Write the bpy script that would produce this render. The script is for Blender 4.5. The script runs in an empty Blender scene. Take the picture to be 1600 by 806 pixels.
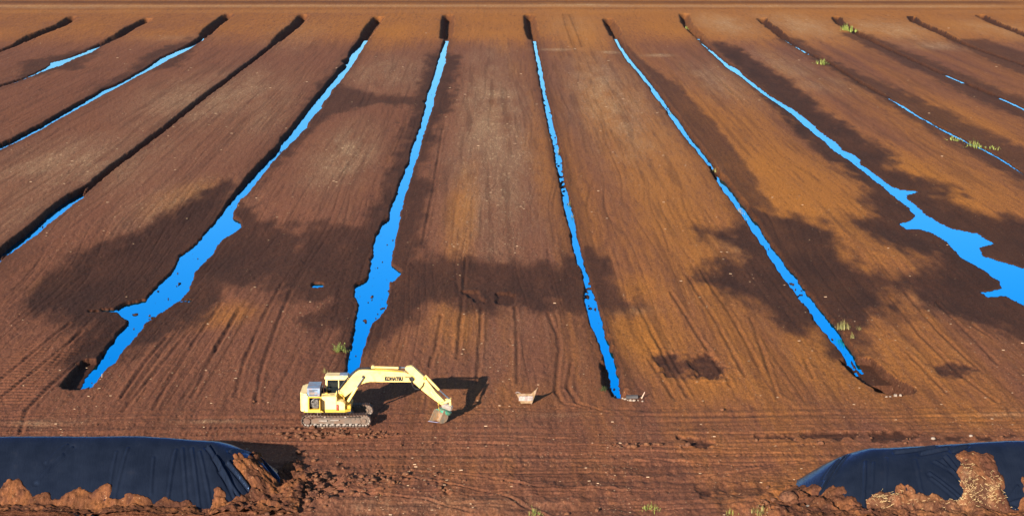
import bpy, bmesh, math, random
import numpy as np
from mathutils import Vector, Matrix, Euler

random.seed(7); rng = np.random.default_rng(11)
scene = bpy.context.scene
COL = scene.collection
R = math.radians

# ------------------------------------------------------------------ camera
FPX, W0, H0 = 3110.0, 1600.0, 806.0
PITCH = math.atan(608 / FPX); YAW = R(0.571); CAMH = 34.5
cam = bpy.data.cameras.new('camera'); camo = bpy.data.objects.new('camera', cam); COL.objects.link(camo)
cam.sensor_fit = 'HORIZONTAL'; cam.sensor_width = 36.0; cam.lens = FPX / W0 * 36.0
cam.clip_start = 0.5; cam.clip_end = 9000
camo.location = (0, 0, CAMH); camo.rotation_euler = (math.pi / 2 - PITCH, 0, -YAW)
scene.camera = camo

# ------------------------------------------------------------------ sky and sun
SUN_EL, SUN_HEAD = R(16.5), math.atan2(0.39, 0.92)      # the light travels towards (+x .39, +y .92)
world = bpy.data.worlds.new('World'); scene.world = world; world.use_nodes = True
wn = world.node_tree; wn.nodes.clear()
sky = wn.nodes.new('ShaderNodeTexSky'); sky.sky_type = 'NISHITA'; sky.sun_disc = False
sky.sun_elevation = SUN_EL; sky.sun_rotation = math.pi + SUN_HEAD
sky.air_density = 1.0; sky.dust_density = 0.2; sky.ozone_density = 3.0
bg = wn.nodes.new('ShaderNodeBackground'); bg.inputs['Strength'].default_value = 0.062
wo = wn.nodes.new('ShaderNodeOutputWorld')
wn.links.new(sky.outputs[0], bg.inputs[0]); wn.links.new(bg.outputs[0], wo.inputs[0])
sl = bpy.data.lights.new('sun', 'SUN'); sl.energy = 5.0; sl.angle = R(0.5); sl.color = (1.0, 0.90, 0.78)
so = bpy.data.objects.new('sun', sl); COL.objects.link(so)
ce = math.cos(SUN_EL)
so.rotation_euler = Vector((math.sin(SUN_HEAD) * ce, math.cos(SUN_HEAD) * ce, -math.sin(SUN_EL))).to_track_quat('-Z', 'Y').to_euler()
scene.view_settings.view_transform = 'Standard'; scene.view_settings.look = 'None'
scene.view_settings.exposure = 1.3; scene.view_settings.gamma = 1.0

# ------------------------------------------------------------------ from the traced photograph to metres
CP, SP, CY, SY = math.cos(PITCH), math.sin(PITCH), math.cos(YAW), math.sin(YAW)
def ray(px, py):
    u = (px - 800) / FPX; v = (py - 403) / FPX
    dx, dy, dz = u, CP - v * SP, -SP - v * CP
    return dx * CY + dy * SY, -dx * SY + dy * CY, dz
def G(px, py, z=0.0):
    d = ray(px, py); t = (z - CAMH) / d[2]
    return (d[0] * t, d[1] * t)
def GL(pts, z=0.0): return np.array([G(a, b, z) for a, b in pts])
def pscale(py): return (py + 205) / 845 * 24.0          # pixels per metre across, on the ground

# ------------------------------------------------------------------ numpy noise and distance helpers
def _h(ix, iy, s):
    n = (ix.astype(np.int64) * 374761393 + iy.astype(np.int64) * 668265263 + s * 974634777) & 0xffffffff
    n = ((n ^ (n >> 13)) * 1274126177) & 0xffffffff
    n = ((n ^ (n >> 16)) * 2246822519) & 0xffffffff
    return (n & 0xffff) / 65535.0
def vn(x, y, s=0):
    xi = np.floor(x); yi = np.floor(y); fx = x - xi; fy = y - yi
    fx = fx * fx * (3 - 2 * fx); fy = fy * fy * (3 - 2 * fy)
    a = _h(xi, yi, s); b = _h(xi + 1, yi, s); c = _h(xi, yi + 1, s); d = _h(xi + 1, yi + 1, s)
    return (a + (b - a) * fx) * (1 - fy) + (c + (d - c) * fx) * fy
def fbm(x, y, s=0, o=3):
    r = 0; amp = 0.5; t = 0
    for k in range(o):
        r = r + amp * vn(x * 2 ** k, y * 2 ** k, s + 17 * k); t += amp; amp *= 0.5
    return r / t
def sstep(a, b, x):
    t = np.clip((x - a) / (b - a), 0, 1); return t * t * (3 - 2 * t)
def seg_dist(x, y, P, closed=False):
    d = np.full(x.shape, 1e9); n = len(P)
    for i in range(n if closed else n - 1):
        a = P[i]; b = P[(i + 1) % n]; e = b - a; L = e @ e + 1e-12
        t = np.clip(((x - a[0]) * e[0] + (y - a[1]) * e[1]) / L, 0, 1)
        d = np.minimum(d, (x - a[0] - t * e[0]) ** 2 + (y - a[1] - t * e[1]) ** 2)
    return np.sqrt(d)
def inside(x, y, P):
    c = np.zeros(x.shape, bool); n = len(P)
    for i in range(n):
        x1, y1 = P[i]; x2, y2 = P[(i + 1) % n]
        if y1 == y2: continue
        k = ((y1 > y) != (y2 > y)) & (x < (x2 - x1) * (y - y1) / (y2 - y1) + x1)
        c ^= k
    return c
def sdist(x, y, P):
    d = seg_dist(x, y, P, True); return np.where(inside(x, y, P), -d, d)
def near_box(x, y, P, m, my=None):
    my = m if my is None else my
    return np.nonzero((x > P[:, 0].min() - m) & (x < P[:, 0].max() + m) & (y > P[:, 1].min() - my) & (y < P[:, 1].max() + my))[0]

# ------------------------------------------------------------------ traced outlines (photograph pixels)
WL = -0.9                                                # level of the water in the ditches
def LR(rows): return [(l, y) for y, l, r in rows] + [(r, y) for y, l, r in reversed(rows)]
WATER = [
 # second ditch from the left
 [(187,61),(168,69),(150,74),(137,80),(118,88),(100,94),(80,99),(78,103),(72,107),(50,118),(25,128),(0,136.5),(-70,164),(-70,167),(0,138.5),(25,130.5),(60,115.5),(82,107),(95,103),(102,99),(120,90.5),(143,83),(158,74.5),(166,71.5),(188,62.5)],
 # third
 [(318,61),(300,70),(275,81),(262,87),(250,93),(237,102),(220,113),(200,124),(178,135),(162,141),(145,152),(125,163),(100,177),(62,199),(50,205),(25,218),(0,230),(-70,265),(-70,270),(0,234),(25,223),(58,206),(75,196),(100,182),(130,165),(158,149),(175,141),(190,132),(215,119),(237,107),(262,93),(280,85),(305,71),(319,63)],
 # fourth
 [(141,296),(110,312),(95,322),(75,337),(50,360),(25,380),(5,396),(-70,455),(-70,466),(0,409),(10,401),(25,390),(50,370),(82,343),(115,318)],
 # fifth, with the big pool
 [(568,64),(554,79),(547,87),(546,95),(535,101),(541,104),(531,113),(522,125),(505,144),(490,162),(477,180),(461,200),(445,218),(433,237),(412,258),(397,275),(374,300),(362,314),(345,337),(320,367),(316,373),(300,387),(282,401),(270,426),(248,446),(229,470),(198,476),(178,488),(192,498),(203,504),(183,527),(161,558),(136,592),(122,617),
  (131,617),(134,611),(152,586),(167,574),(186,549),(201,533),(217,508),(248,487),(270,472),(285,459),(286,450),(293,440),(295,428),(304,419),(314,408),(326,399),(332,385),(343,373),(357,366),(372,357),(367,346),(358,342),(357,335),(366,318),(376,312),(391,294),(411,268),(425,253),(441,236),(458,220),(466,211),(478,204),(475,198),(487,182),(500,172),(498,166),(506,158),(515,149),(512,146),(519,140),(532,125),(548,103),(561,82),(573,64)],
 # sixth, behind the excavator
 [(696,65),(690,80),(685,95),(681,112),(671,143),(668,145),(669,148),(666,159),(662,161),(666,165),(656,200),(647,225),(640,250),(630,275),(621,300),(612,325),(607,345),(600,350),(593,361),(587,372),(583,386),(585,400),(579,407),(580,422),(576,437),(557,447),(555,465),(562,477),(556,500),(555,517),(547,550),(541,585),(539,593),
  (554,593),(557,580),(560,572),(572,525),(579,507),(590,500),(600,485),(607,462),(607,445),(627,427),(610,415),(612,400),(615,387),(619,362),(622,345),(626,325),(634,300),(642,275),(651,250),(657,225),(665,200),(676,165),(680,143),(691,112),(695,95),(697,80),(701,65)],
 # seventh
 LR([(65,833,837),(100,840,845),(125,844,849.5),(150,849,854),(175,854,860),(200,859,865),(225,865,872),(250,869,877),(275,874,881),(300,878.5,886.5),(325,884,892),(350,889,898),(375,894.5,904),(400,900,910),(418,906,915),(432,913,921),(440,913,922.5),(452,914,926),(480,919,933.5),(510,926,942),(540,937,951),(570,949,960),(600,957,965),(624,964,969)]),
 # eighth
 LR([(62,961,964.5),(80,972,976.5),(100,985,991),(112,997,1002),(125,1007,1012),(140,1019,1025),(150,1025,1031),(175,1044,1050.5),(200,1061.5,1068),(225,1080,1087),(237,1091,1097),(250,1101,1107.5),(265,1112,1117)]),
 LR([(275,1117,1119),(287,1125,1134),(300,1135,1143),(325,1154,1162),(340,1165,1172),(350,1174,1183),(375,1189,1198),(400,1206,1217.5),(431,1226,1241),(447,1239,1252),(462,1251,1264),(493,1274,1289),(517,1290,1309),(540,1308,1323),(555,1321,1333),(580,1341,1347),(588,1348,1350)]),
 # ninth, with the pool at the right edge
 [(1091,62),(1104,75),(1131,100),(1140,108),(1159,120),(1198,150),(1237,175),(1265,200),(1279,212),(1294,222),(1307,235),(1330,250),(1345,262),(1362,275),(1375,285),(1385,292),(1400,305),(1409,312),(1426,325),(1437,337),(1428,345),(1410,350),(1421,358),(1445,359),(1465,365),(1487,378),(1500,392),(1506,402),(1529,414),(1550,426),(1570,440),(1572,450),(1555,455),(1538,456),(1550,465),(1578,462),(1598,473),(1690,520),(1690,452),(1600,420),(1566,409),(1538,401),(1530,387),(1552,381),(1540,374),(1527,365),(1487,358),(1469,350),(1447,337),(1435,325),(1420,313),(1415,305),(1436,301),(1430,299),(1405,297),(1394,292),(1384,285),(1371,275),(1354,262),(1344,257),(1345,250),(1335,243),(1316,235),(1304,222),(1289,212),(1275,200),(1244,175),(1201,149),(1165,121),(1152,108),(1137,100),(1107,75),(1093,62)],
 # tenth
 LR([(64,1225,1227),(71,1235.5,1238)]), LR([(74,1241,1243),(87,1264,1266)]),
 LR([(155,1387,1390),(162,1400,1404.5),(182,1430,1436.5),(190,1446,1452),(200,1462,1468.5),(212,1485,1492),(225,1512,1517),(235,1535,1540.5),(250,1562,1567),(262,1580,1585),(275,1599,1602),(325,1685,1690)]),
 # eleventh
 LR([(119,1476,1479),(131,1504,1507)]), LR([(154,1560,1562.5),(161,1577,1581),(167,1589,1593),(173,1601,1604),(208,1680,1684)]),
 # puddles
 [(158,486),(163,485),(174,486),(173,489),(162,489)], [(137,490),(141,488.5),(144,490),(140,491.5)], [(285,471),(290,469),(293,471),(288,472.5)],
 [(487,445),(495,444),(504,445),(503,451),(497,450),(493,452),(487,451)],
]
ISLES = {5: [(445, 7, 1.0), (455, 3, .9), (260, 14, .9), (282, 9, 1.), (215, 16, .7), (160, 20, .5), (600, 2.5, .5)], 4: [(450, 22, .30), (420, 10, .3), (500, 10, .35)], 7: [(440, 6, .5), (515, 5, .3)], 3: [(450, 15, .25), (485, 6, .45)]}
# floors of the ditches where no water stands: (points, half width, floor height above the water level)
FLOOR = [
 ([(114,35),(96,47),(73,56),(49,64),(24,75.5),(0,84),(-80,116)], 0.2, -0.90),
 ([(231,38),(203,52),(188,62),(167,71),(137,82)], 0.2, -0.75),
 ([(357,31),(332,50),(320,62)], 0.25, -0.85),
 ([(475,32),(462,47),(437,66),(400,95),(312,162),(262,203),(175,269),(140,298)], 0.2, -0.90),
 ([(592,35),(582,47),(572,63)], 0.25, -0.85), ([(146,570),(116,612)], 0.70, -1.02), ([(951,578),(960,617)], 0.36, -0.80),
 ([(700,32),(699,50),(697,66)], 0.35, -0.80), ([(827,32),(828,42),(831,58),(834,67)], 0.3, -0.80),
 ([(950,38),(955,48),(962,62)], 0.25, -0.85), ([(1112,263),(1119,276)], 0.3, -0.60), ([(1340,572),(1357,591),(1401,620)], 0.55, -1.40),
 ([(1069,30),(1072,42),(1078,50),(1091,62)], 0.25, -0.70),
 ([(1190,37),(1200,46),(1225,65),(1265,88),(1295,101),(1335,127),(1388,157)], 0.24, -0.55),
 ([(1307,35),(1312,43),(1335,57),(1375,74),(1425,97),(1476,120),(1504,132),(1560,156),(1600,174),(1680,212)], 0.24, -0.55),
 ([(1424,34),(1430,41),(1457,53),(1487,66),(1530,82),(1600,106),(1680,142)], 0.26, -0.52),
 ([(1532,32),(1560,46),(1600,61),(1680,93)], 0.28, -0.56),
 ([(968,622),(971,630)], 0.3, -0.70),
]
# soaked peat round the pools: (outline, soft edge, depth of the sag 0..1)
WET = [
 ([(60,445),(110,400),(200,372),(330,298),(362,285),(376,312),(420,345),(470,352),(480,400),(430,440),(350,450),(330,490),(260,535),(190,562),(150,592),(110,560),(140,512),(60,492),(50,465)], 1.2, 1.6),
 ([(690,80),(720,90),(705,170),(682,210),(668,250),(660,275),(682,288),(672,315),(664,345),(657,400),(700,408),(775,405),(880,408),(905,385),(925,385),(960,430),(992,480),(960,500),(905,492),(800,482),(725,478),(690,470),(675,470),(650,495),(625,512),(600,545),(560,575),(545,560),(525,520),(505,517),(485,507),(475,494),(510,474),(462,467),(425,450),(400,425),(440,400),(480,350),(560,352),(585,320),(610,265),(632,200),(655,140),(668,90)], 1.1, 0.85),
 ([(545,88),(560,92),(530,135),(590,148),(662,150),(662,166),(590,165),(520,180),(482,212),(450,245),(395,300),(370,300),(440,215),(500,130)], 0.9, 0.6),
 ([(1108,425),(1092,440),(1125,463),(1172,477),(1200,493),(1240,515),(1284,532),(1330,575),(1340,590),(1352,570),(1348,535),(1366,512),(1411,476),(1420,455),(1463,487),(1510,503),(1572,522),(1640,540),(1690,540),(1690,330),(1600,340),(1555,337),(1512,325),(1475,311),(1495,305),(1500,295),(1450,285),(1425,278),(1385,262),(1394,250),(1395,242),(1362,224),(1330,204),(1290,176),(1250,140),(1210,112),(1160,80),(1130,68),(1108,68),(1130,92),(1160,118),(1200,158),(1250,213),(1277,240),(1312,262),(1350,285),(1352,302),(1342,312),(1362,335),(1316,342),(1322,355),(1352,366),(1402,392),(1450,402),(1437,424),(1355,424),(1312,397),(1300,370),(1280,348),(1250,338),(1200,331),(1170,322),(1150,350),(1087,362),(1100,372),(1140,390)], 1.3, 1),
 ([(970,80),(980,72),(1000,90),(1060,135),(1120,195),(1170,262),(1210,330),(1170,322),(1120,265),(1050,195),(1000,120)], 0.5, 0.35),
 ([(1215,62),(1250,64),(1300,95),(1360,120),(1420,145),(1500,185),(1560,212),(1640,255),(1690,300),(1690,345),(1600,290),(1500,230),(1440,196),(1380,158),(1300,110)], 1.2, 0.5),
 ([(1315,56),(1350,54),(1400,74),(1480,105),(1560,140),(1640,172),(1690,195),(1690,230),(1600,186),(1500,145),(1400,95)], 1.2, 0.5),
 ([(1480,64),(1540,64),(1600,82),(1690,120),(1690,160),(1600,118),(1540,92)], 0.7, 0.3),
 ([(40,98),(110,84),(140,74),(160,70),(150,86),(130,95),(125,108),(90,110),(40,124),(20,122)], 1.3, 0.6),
 ([(150,136),(200,112),(225,90),(260,72),(300,62),(300,78),(280,105),(235,112),(190,132),(150,150)], 1.2, 0.5),
]
STAIN = [   # darker, freshly dug or damp peat without a sag of that size: (outline, soft edge, depth)
 ([(1022,556),(1055,551),(1072,582),(1042,586)], .25, .12), ([(1078,562),(1108,553),(1130,572),(1126,588),(1092,588)], .25, .22), ([(1040,562),(1108,560),(1112,580),(1050,582)], .6, .04),
 ([(1060,681),(1095,684),(1115,690),(1095,698),(1080,692)], .1, .25), ([(1182,681),(1236,680),(1240,685),(1200,687)], .1, .15),
 ([(1252,674),(1300,673),(1338,676),(1336,684),(1256,685)], .1, .2), ([(1358,675),(1400,672),(1440,675),(1438,685),(1362,688)], .1, .22),
 ([(1452,684),(1505,682),(1500,686),(1456,687)], .1, .12), ([(1524,682),(1545,680),(1552,687),(1530,688)], .1, .15), ([(1555,681),(1585,679),(1580,684)], .1, .1),
 ([(1455,573),(1500,569),(1525,577),(1505,587),(1465,584)], .25, .06), ([(724,452),(746,450),(758,470),(740,466)], .12, .3), ([(776,454),(806,456),(800,474),(778,470)], .12, .25),
 ([(966,724),(1050,730),(1052,738),(962,733)], .2, .05), ([(800,733),(900,740),(985,748),(980,756),(900,752),(800,742)], .3, .05),
 ([(820,755),(880,752),(915,762),(880,768),(840,766)], .3, .05), ([(1120,757),(1150,756),(1196,760),(1190,776),(1150,770),(1122,764)], .2, .12),
 ([(1088,766),(1108,764),(1112,776),(1094,778)], .15, .12),
]
RUT = [
 [(295,515),(250,572),(192,642)], [(262,520),(230,560),(190,620)], [(120,562),(75,605),(42,640),(32,676)], [(345,470),(300,540),(262,600),(240,640)], [(375,480),(330,560),(300,620)],
 [(110,500),(40,560),(-20,610)], [(130,512),(60,572),(0,622)], [(440,440),(410,500),(380,570),(368,620)], [(455,450),(432,510),(408,580),(400,630)],
 [(856,487),(871,524),(874,549),(868,611),(880,630),(915,637)], [(893,567),(887,605),(902,630),(940,641)], [(805,478),(809,540),(809,598)], [(728,400),(722,480),(715,560)], [(690,490),(682,540),(672,572)], [(752,480),(750,540),(745,600)],
 [(1048,456),(1088,518),(1144,605)], [(1094,419),(1141,490),(1187,574)], [(1172,493),(1200,574),(1215,620)], [(1014,561),(1057,626)], [(1075,430),(1118,500),(1165,590)], [(1000,480),(1030,540),(1075,620)],
 [(1414,453),(1467,518),(1525,574)], [(1463,468),(1498,505),(1560,570)], [(1417,549),(1479,614)], [(1519,505),(1550,527)], [(1256,560),(1272,592)], [(1390,460),(1440,525),(1500,585),(1560,630)],
 [(681,742),(686,760),(700,772)], [(400,800),(470,772),(560,752)], [(420,806),(500,780),(600,765)], [(600,740),(680,752),(780,770),(860,806)], [(640,735),(740,742),(840,760),(960,765)], [(560,770),(660,780),(740,800)],
 [(700,700),(800,702),(1000,704),(1250,708)], [(480,694),(640,690),(900,694),(1150,700)], [(490,684),(700,680),(900,684)], [(1000,715),(1150,726),(1240,722)], [(1090,745),(1180,732),(1260,720)],
 [(880,26),(884,45),(895,72)], [(890,26),(897,45),(910,74)], [(660,380),(676,300),(692,200)],
]
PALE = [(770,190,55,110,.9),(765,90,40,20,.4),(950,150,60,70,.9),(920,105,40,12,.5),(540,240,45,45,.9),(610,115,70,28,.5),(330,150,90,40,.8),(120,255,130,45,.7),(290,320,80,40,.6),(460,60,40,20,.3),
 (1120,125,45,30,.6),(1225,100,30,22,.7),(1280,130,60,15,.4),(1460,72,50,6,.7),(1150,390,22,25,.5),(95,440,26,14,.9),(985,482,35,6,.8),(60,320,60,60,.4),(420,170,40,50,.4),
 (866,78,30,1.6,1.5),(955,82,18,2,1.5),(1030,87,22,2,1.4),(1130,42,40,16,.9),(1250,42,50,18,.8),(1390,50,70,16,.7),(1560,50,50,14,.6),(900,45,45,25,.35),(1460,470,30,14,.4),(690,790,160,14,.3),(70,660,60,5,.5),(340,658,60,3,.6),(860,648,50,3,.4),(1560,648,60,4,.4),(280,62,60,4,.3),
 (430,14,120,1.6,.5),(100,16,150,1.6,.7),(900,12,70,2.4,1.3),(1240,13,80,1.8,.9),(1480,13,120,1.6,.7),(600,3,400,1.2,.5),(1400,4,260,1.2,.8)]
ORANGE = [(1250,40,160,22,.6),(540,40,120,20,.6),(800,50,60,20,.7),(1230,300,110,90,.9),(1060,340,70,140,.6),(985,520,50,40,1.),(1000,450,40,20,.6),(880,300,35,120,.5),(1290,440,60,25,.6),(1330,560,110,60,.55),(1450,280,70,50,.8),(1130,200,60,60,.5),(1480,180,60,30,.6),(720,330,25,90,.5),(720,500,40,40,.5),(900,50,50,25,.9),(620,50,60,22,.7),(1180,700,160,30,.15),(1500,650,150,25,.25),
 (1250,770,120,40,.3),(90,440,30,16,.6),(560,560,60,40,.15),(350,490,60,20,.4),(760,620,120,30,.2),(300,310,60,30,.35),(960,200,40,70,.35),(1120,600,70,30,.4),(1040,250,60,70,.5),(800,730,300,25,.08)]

LEVEL = [-.3, -.38, -.62, -.72, -.48, -.55, -.62, -.66, -.40, -.3, -.3, -.3, -.3, -.3, -.6, -.6, -.6, -.42]
WPOLY = [GL(p, l) for p, l in zip(WATER, LEVEL)]
FPOLY = [(GL(p, WL * .6), w, h) for p, w, h in FLOOR]
WETP = [(GL(p, -.25 * d), e, d) for p, e, d in WET]
STP = [(GL(p), e, d) for p, e, d in STAIN]
RUTP = [GL(p) for p in RUT]
def world_blob(cx, cy, rx, ry, w):
    x, y = G(cx, cy); y2 = G(cx, cy - ry)[1]; y1 = G(cx, cy + ry)[1]
    return x, y, rx / pscale(cy), (y2 - y1) / 2, w
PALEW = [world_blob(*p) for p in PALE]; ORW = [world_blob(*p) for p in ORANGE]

# the covered heaps: a ridge line with a rounded nose
HEAPS = {'left': dict(a=(-42, 109.0), b=(-15.9, 109.0), r=4.3, h0=2.9, h1=2.9), 'right': dict(a=(21.7, 107.8), b=(39, 107.6), r=4.6, h0=2.55, h1=3.0)}
def heap_h(k, x, y):
    q = HEAPS[k]; a = np.array(q['a']); b = np.array(q['b']); e = b - a
    t = np.clip(((x - a[0]) * e[0] + (y - a[1]) * e[1]) / (e @ e), 0, 1)
    d = np.hypot(x - a[0] - t * e[0], y - a[1] - t * e[1])
    if k == 'right': hh = 2.4 + 0.5 * sstep(21, 31, x)
    else: hh = 2.92 - 0.35 * sstep(-21, -15, x)
    u = np.clip(d / q['r'], 0, 1.15)
    return hh * (1 - u ** 1.55) + 0.10 * (fbm(x * .35, y * .35, 91) - .5) * (u < 1)

def ground(x, y, want_soil=False):
    """height of the peat at (x, y); with want_soil also wet, pale, orange, dark"""
    n = x.shape
    wetn = (fbm(x * .5, y * .12, 3, 4) - .5)
    wet_shade = np.zeros(n); sag = np.zeros(n); wob = (fbm(x * .9, y * .25, 5, 5) - .5) + .5 * (fbm(x * .3, y * .05, 6, 3) - .5)
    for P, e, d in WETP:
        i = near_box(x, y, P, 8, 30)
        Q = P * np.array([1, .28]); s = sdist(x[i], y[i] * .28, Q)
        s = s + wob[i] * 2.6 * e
        m = 1 - sstep(-1.0 * e, .9 * e, s); wet_shade[i] = np.maximum(wet_shade[i], m * (.55 + .45 * d if d < 1 else 1))
        m2 = 1 - sstep(-4.5, 3.5, s - wob[i] * 2.0 * e); sag[i] = np.maximum(sag[i], m2 * d)
    # field: camber between ditches, rise to the far headland, long harrow marks, clods
    far = sstep(385, 430, y)
    z = 0.55 * far + 0.35 * sstep(300, 420, y) * 0
    z = z - .36 * sag
    amp = sstep(520, 120, y) * .6 + .4
    z += (fbm(x * 1.6, y * .035, 21, 3) - .5) * .045 * (1 - .5 * wet_shade) + (fbm(x * .25, y * .06, 22, 2) - .5) * .10
    z += (fbm(x * 3.5, y * 1.2, 23, 3) - .5) * .055 + (vn(x * 7, y * 3, 24) - .5) * .035
    road = sstep(126, 124, y) * 1.0
    z += road * (fbm(x * .06, y * 2.2, 25, 3) - .5) * .10
    fg = sstep(113, 105, y)
    z += fg * (fbm(x * .45, y * .35, 26, 4) - .5) * .45
    rough = np.exp(-((x + 11.5) / 4.5) ** 2 - ((y - 109) / 3.6) ** 2) + np.exp(-((x - 17.5) / 4.0) ** 2 - ((y - 105) / 3.5) ** 2) * .9
    z += rough * ((fbm(x * 1.3, y * .9, 27, 4) - .42) * .9 + .1)
    dark = np.zeros(n)
    for P in RUTP:
        i = near_box(x, y, P, 1)
        d = seg_dist(x[i], y[i], P) + (vn(x[i] * 2, y[i] * .7, 31) - .5) * .12
        far_f = np.clip(y[i] / 122, 1, 3)
        z[i] += (-.06 * np.exp(-(d / .12) ** 2) + .03 * np.exp(-((d - .28) / .12) ** 2)) * (.5 + fbm(x[i] * .5, y[i] * .3, 32, 2))
        dark[i] = np.maximum(dark[i], .55 * np.exp(-(d / (.16 * far_f)) ** 2) * (.3 + 1.0 * fbm(x[i] * .8, y[i] * .3, 33, 2)))
    me_ = .6 * (fbm(x * .05, y * .02, 36, 2) - .5) * 8
    for f_, w_, sd_ in ((1.1, .035, 37), (2.3, .05, 38), (.6, .02, 39)):
        q = vn((x + me_) * f_, y * .008 + 3, sd_); ln = np.exp(-((q - .5) / w_) ** 2) * sstep(.40, .62, fbm(x * .35, y * .03, sd_ + 3, 3)) * sstep(125, 129, y) * sstep(430, 300, y)
        z -= .035 * ln; dark = np.maximum(dark, .36 * ln)
        q2 = vn(x * .05, (y + .4 * np.sin(x * .12)) * f_ * 1.4, sd_ + 5); ln = np.exp(-((q2 - .5) / (w_ * 1.4)) ** 2) * sstep(.42, .6, fbm(x * .08, y * .8, sd_ + 6, 3)) * sstep(127, 125, y)
        z -= .035 * ln; dark = np.maximum(dark, .45 * ln)
    # lug prints of the crawler tracks
    for (x0, x1, y0, y1) in ((-24, -12.2, 120.7, 121.5), (-22, -12.2, 123.3, 123.9), (-32, 2, 117.0, 117.6), (-12, 40, 112.4, 113.0), (-12, 34, 114.6, 115.2), (-40, -14, 119.2, 119.7)):
        m = sstep(x0 - 1, x0 + 1, x) * sstep(x1 + 1, x1 - 1, x) * sstep(y0 - .12, y0 + .1, y) * sstep(y1 + .12, y1 - .1, y) * (fbm(x * .5, y, 35, 2) > .5)
        z += m * (.022 * np.sin(x * 2 * math.pi / .32) - .02); dark = np.maximum(dark, m * (.2 + .2 * np.sin(x * 2 * math.pi / .32 + 1)))
    # slanting lug prints on the left field
    m = sstep(-36, -33.5, x) * sstep(-29.5, -31, x) * sstep(150, 140, y) * sstep(124, 128, y)
    z += m * .035 * np.sin(y * 2 * math.pi / .8)
    stain = np.zeros(n)
    for P, e, d in STP:
        i = near_box(x, y, P, 2, 6)
        Q = P * np.array([1, .3]); s = sdist(x[i], y[i] * .3, Q) + (fbm(x[i] * 2.2, y[i] * 1.0, 41, 3) - .5) * .55 * (e / .12) ** .5
        m = 1 - sstep(-e * .6, e, s); z[i] -= d * .55 * m; stain[i] = np.maximum(stain[i], m * (.62 + .5 * fbm(x[i] * 1.5, y[i] * .8, 43, 3)) * (.4 if .19 < e < .21 or e == .3 else 1))
        z[i] += .05 * np.exp(-((s - e * 1.5) / .2) ** 2) * (vn(x[i] * 3, y[i] * 2, 42))
    # the ditches themselves
    rag = (fbm(x * 1.7, y * .55, 51, 4) - .5)
    rag3 = (fbm(x * .5, y * .13, 54, 3) - .5)
    rag2 = (fbm(x * 4.0, y * 1.6, 52, 2) - .5)
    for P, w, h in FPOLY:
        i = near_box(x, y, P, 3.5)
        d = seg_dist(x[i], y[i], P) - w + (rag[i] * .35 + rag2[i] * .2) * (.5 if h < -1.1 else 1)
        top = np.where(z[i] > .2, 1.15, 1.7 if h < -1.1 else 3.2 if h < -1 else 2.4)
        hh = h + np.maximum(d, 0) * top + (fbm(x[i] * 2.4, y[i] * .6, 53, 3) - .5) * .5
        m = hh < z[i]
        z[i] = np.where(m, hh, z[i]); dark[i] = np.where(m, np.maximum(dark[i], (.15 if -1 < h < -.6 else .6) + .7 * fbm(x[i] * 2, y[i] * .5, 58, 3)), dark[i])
        wet_shade[i] = np.maximum(wet_shade[i], (.95 if -.58 < h else .8 if h < -.95 else .45) * m + (~m) * .5 * np.exp(-np.maximum(d, 0) / .9) * (h < -.5))  # besides damp, these weights paint shade into the ditch walls and floors
    cut = []
    for n_, (P, lv) in enumerate(zip(WPOLY, LEVEL)):
        i = near_box(x, y, P, 3.0)
        k = 1 + lv * .8 / CAMH * (abs(lv) > .35)
        # the water runs on under the near bank, which hides that strip of it
        s = np.minimum(sdist(x[i], y[i], P), sdist(x[i], y[i], P * np.array([k, 1])))
        s = s + rag[i] * .26 + rag2[i] * .20 + rag3[i] * .30
        if n_ in ISLES:     # crumbled peat standing out of the water
            q = fbm(x[i] * 2.4, y[i] * .9, 57, 3); dens = np.zeros(len(i))
            for py_, r_, w_ in ISLES[n_]:
                yc = G(800, py_)[1]; dens = np.maximum(dens, w_ * np.exp(-((y[i] - yc) / r_) ** 2))
            s = np.where(q > .86 - .36 * dens, np.maximum(s, .015), s)
        cut.append((i, lv, s)); z[i] = np.maximum(z[i], lv + .03 + .015 * np.maximum(s, 0))
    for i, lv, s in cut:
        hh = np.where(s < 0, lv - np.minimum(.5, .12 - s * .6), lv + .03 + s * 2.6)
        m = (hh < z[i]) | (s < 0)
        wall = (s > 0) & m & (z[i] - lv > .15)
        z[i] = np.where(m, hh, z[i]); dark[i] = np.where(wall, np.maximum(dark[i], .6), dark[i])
        wet_shade[i] = np.maximum(wet_shade[i], np.where(s < 0, 1, .85 * np.exp(-np.maximum(s, 0) / .7)))
    if not want_soil: return z
    pale = np.zeros(n); org = np.zeros(n)
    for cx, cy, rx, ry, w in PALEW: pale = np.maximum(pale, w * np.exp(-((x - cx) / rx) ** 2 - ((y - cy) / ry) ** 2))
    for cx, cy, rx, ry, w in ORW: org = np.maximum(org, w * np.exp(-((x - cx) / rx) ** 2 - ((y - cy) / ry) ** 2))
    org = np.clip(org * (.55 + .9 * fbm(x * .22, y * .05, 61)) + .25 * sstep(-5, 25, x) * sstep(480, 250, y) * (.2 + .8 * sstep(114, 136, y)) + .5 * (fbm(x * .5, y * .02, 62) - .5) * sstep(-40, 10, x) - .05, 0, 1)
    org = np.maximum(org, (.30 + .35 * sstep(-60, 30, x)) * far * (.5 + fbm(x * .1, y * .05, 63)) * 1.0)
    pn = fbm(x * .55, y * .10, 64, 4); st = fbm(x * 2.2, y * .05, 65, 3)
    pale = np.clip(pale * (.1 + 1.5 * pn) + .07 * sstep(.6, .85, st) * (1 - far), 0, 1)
    xn = fbm(x * .02, y * .05, 66, 3); xm = fbm(x * .008, y * .01, 68, 2)
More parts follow.
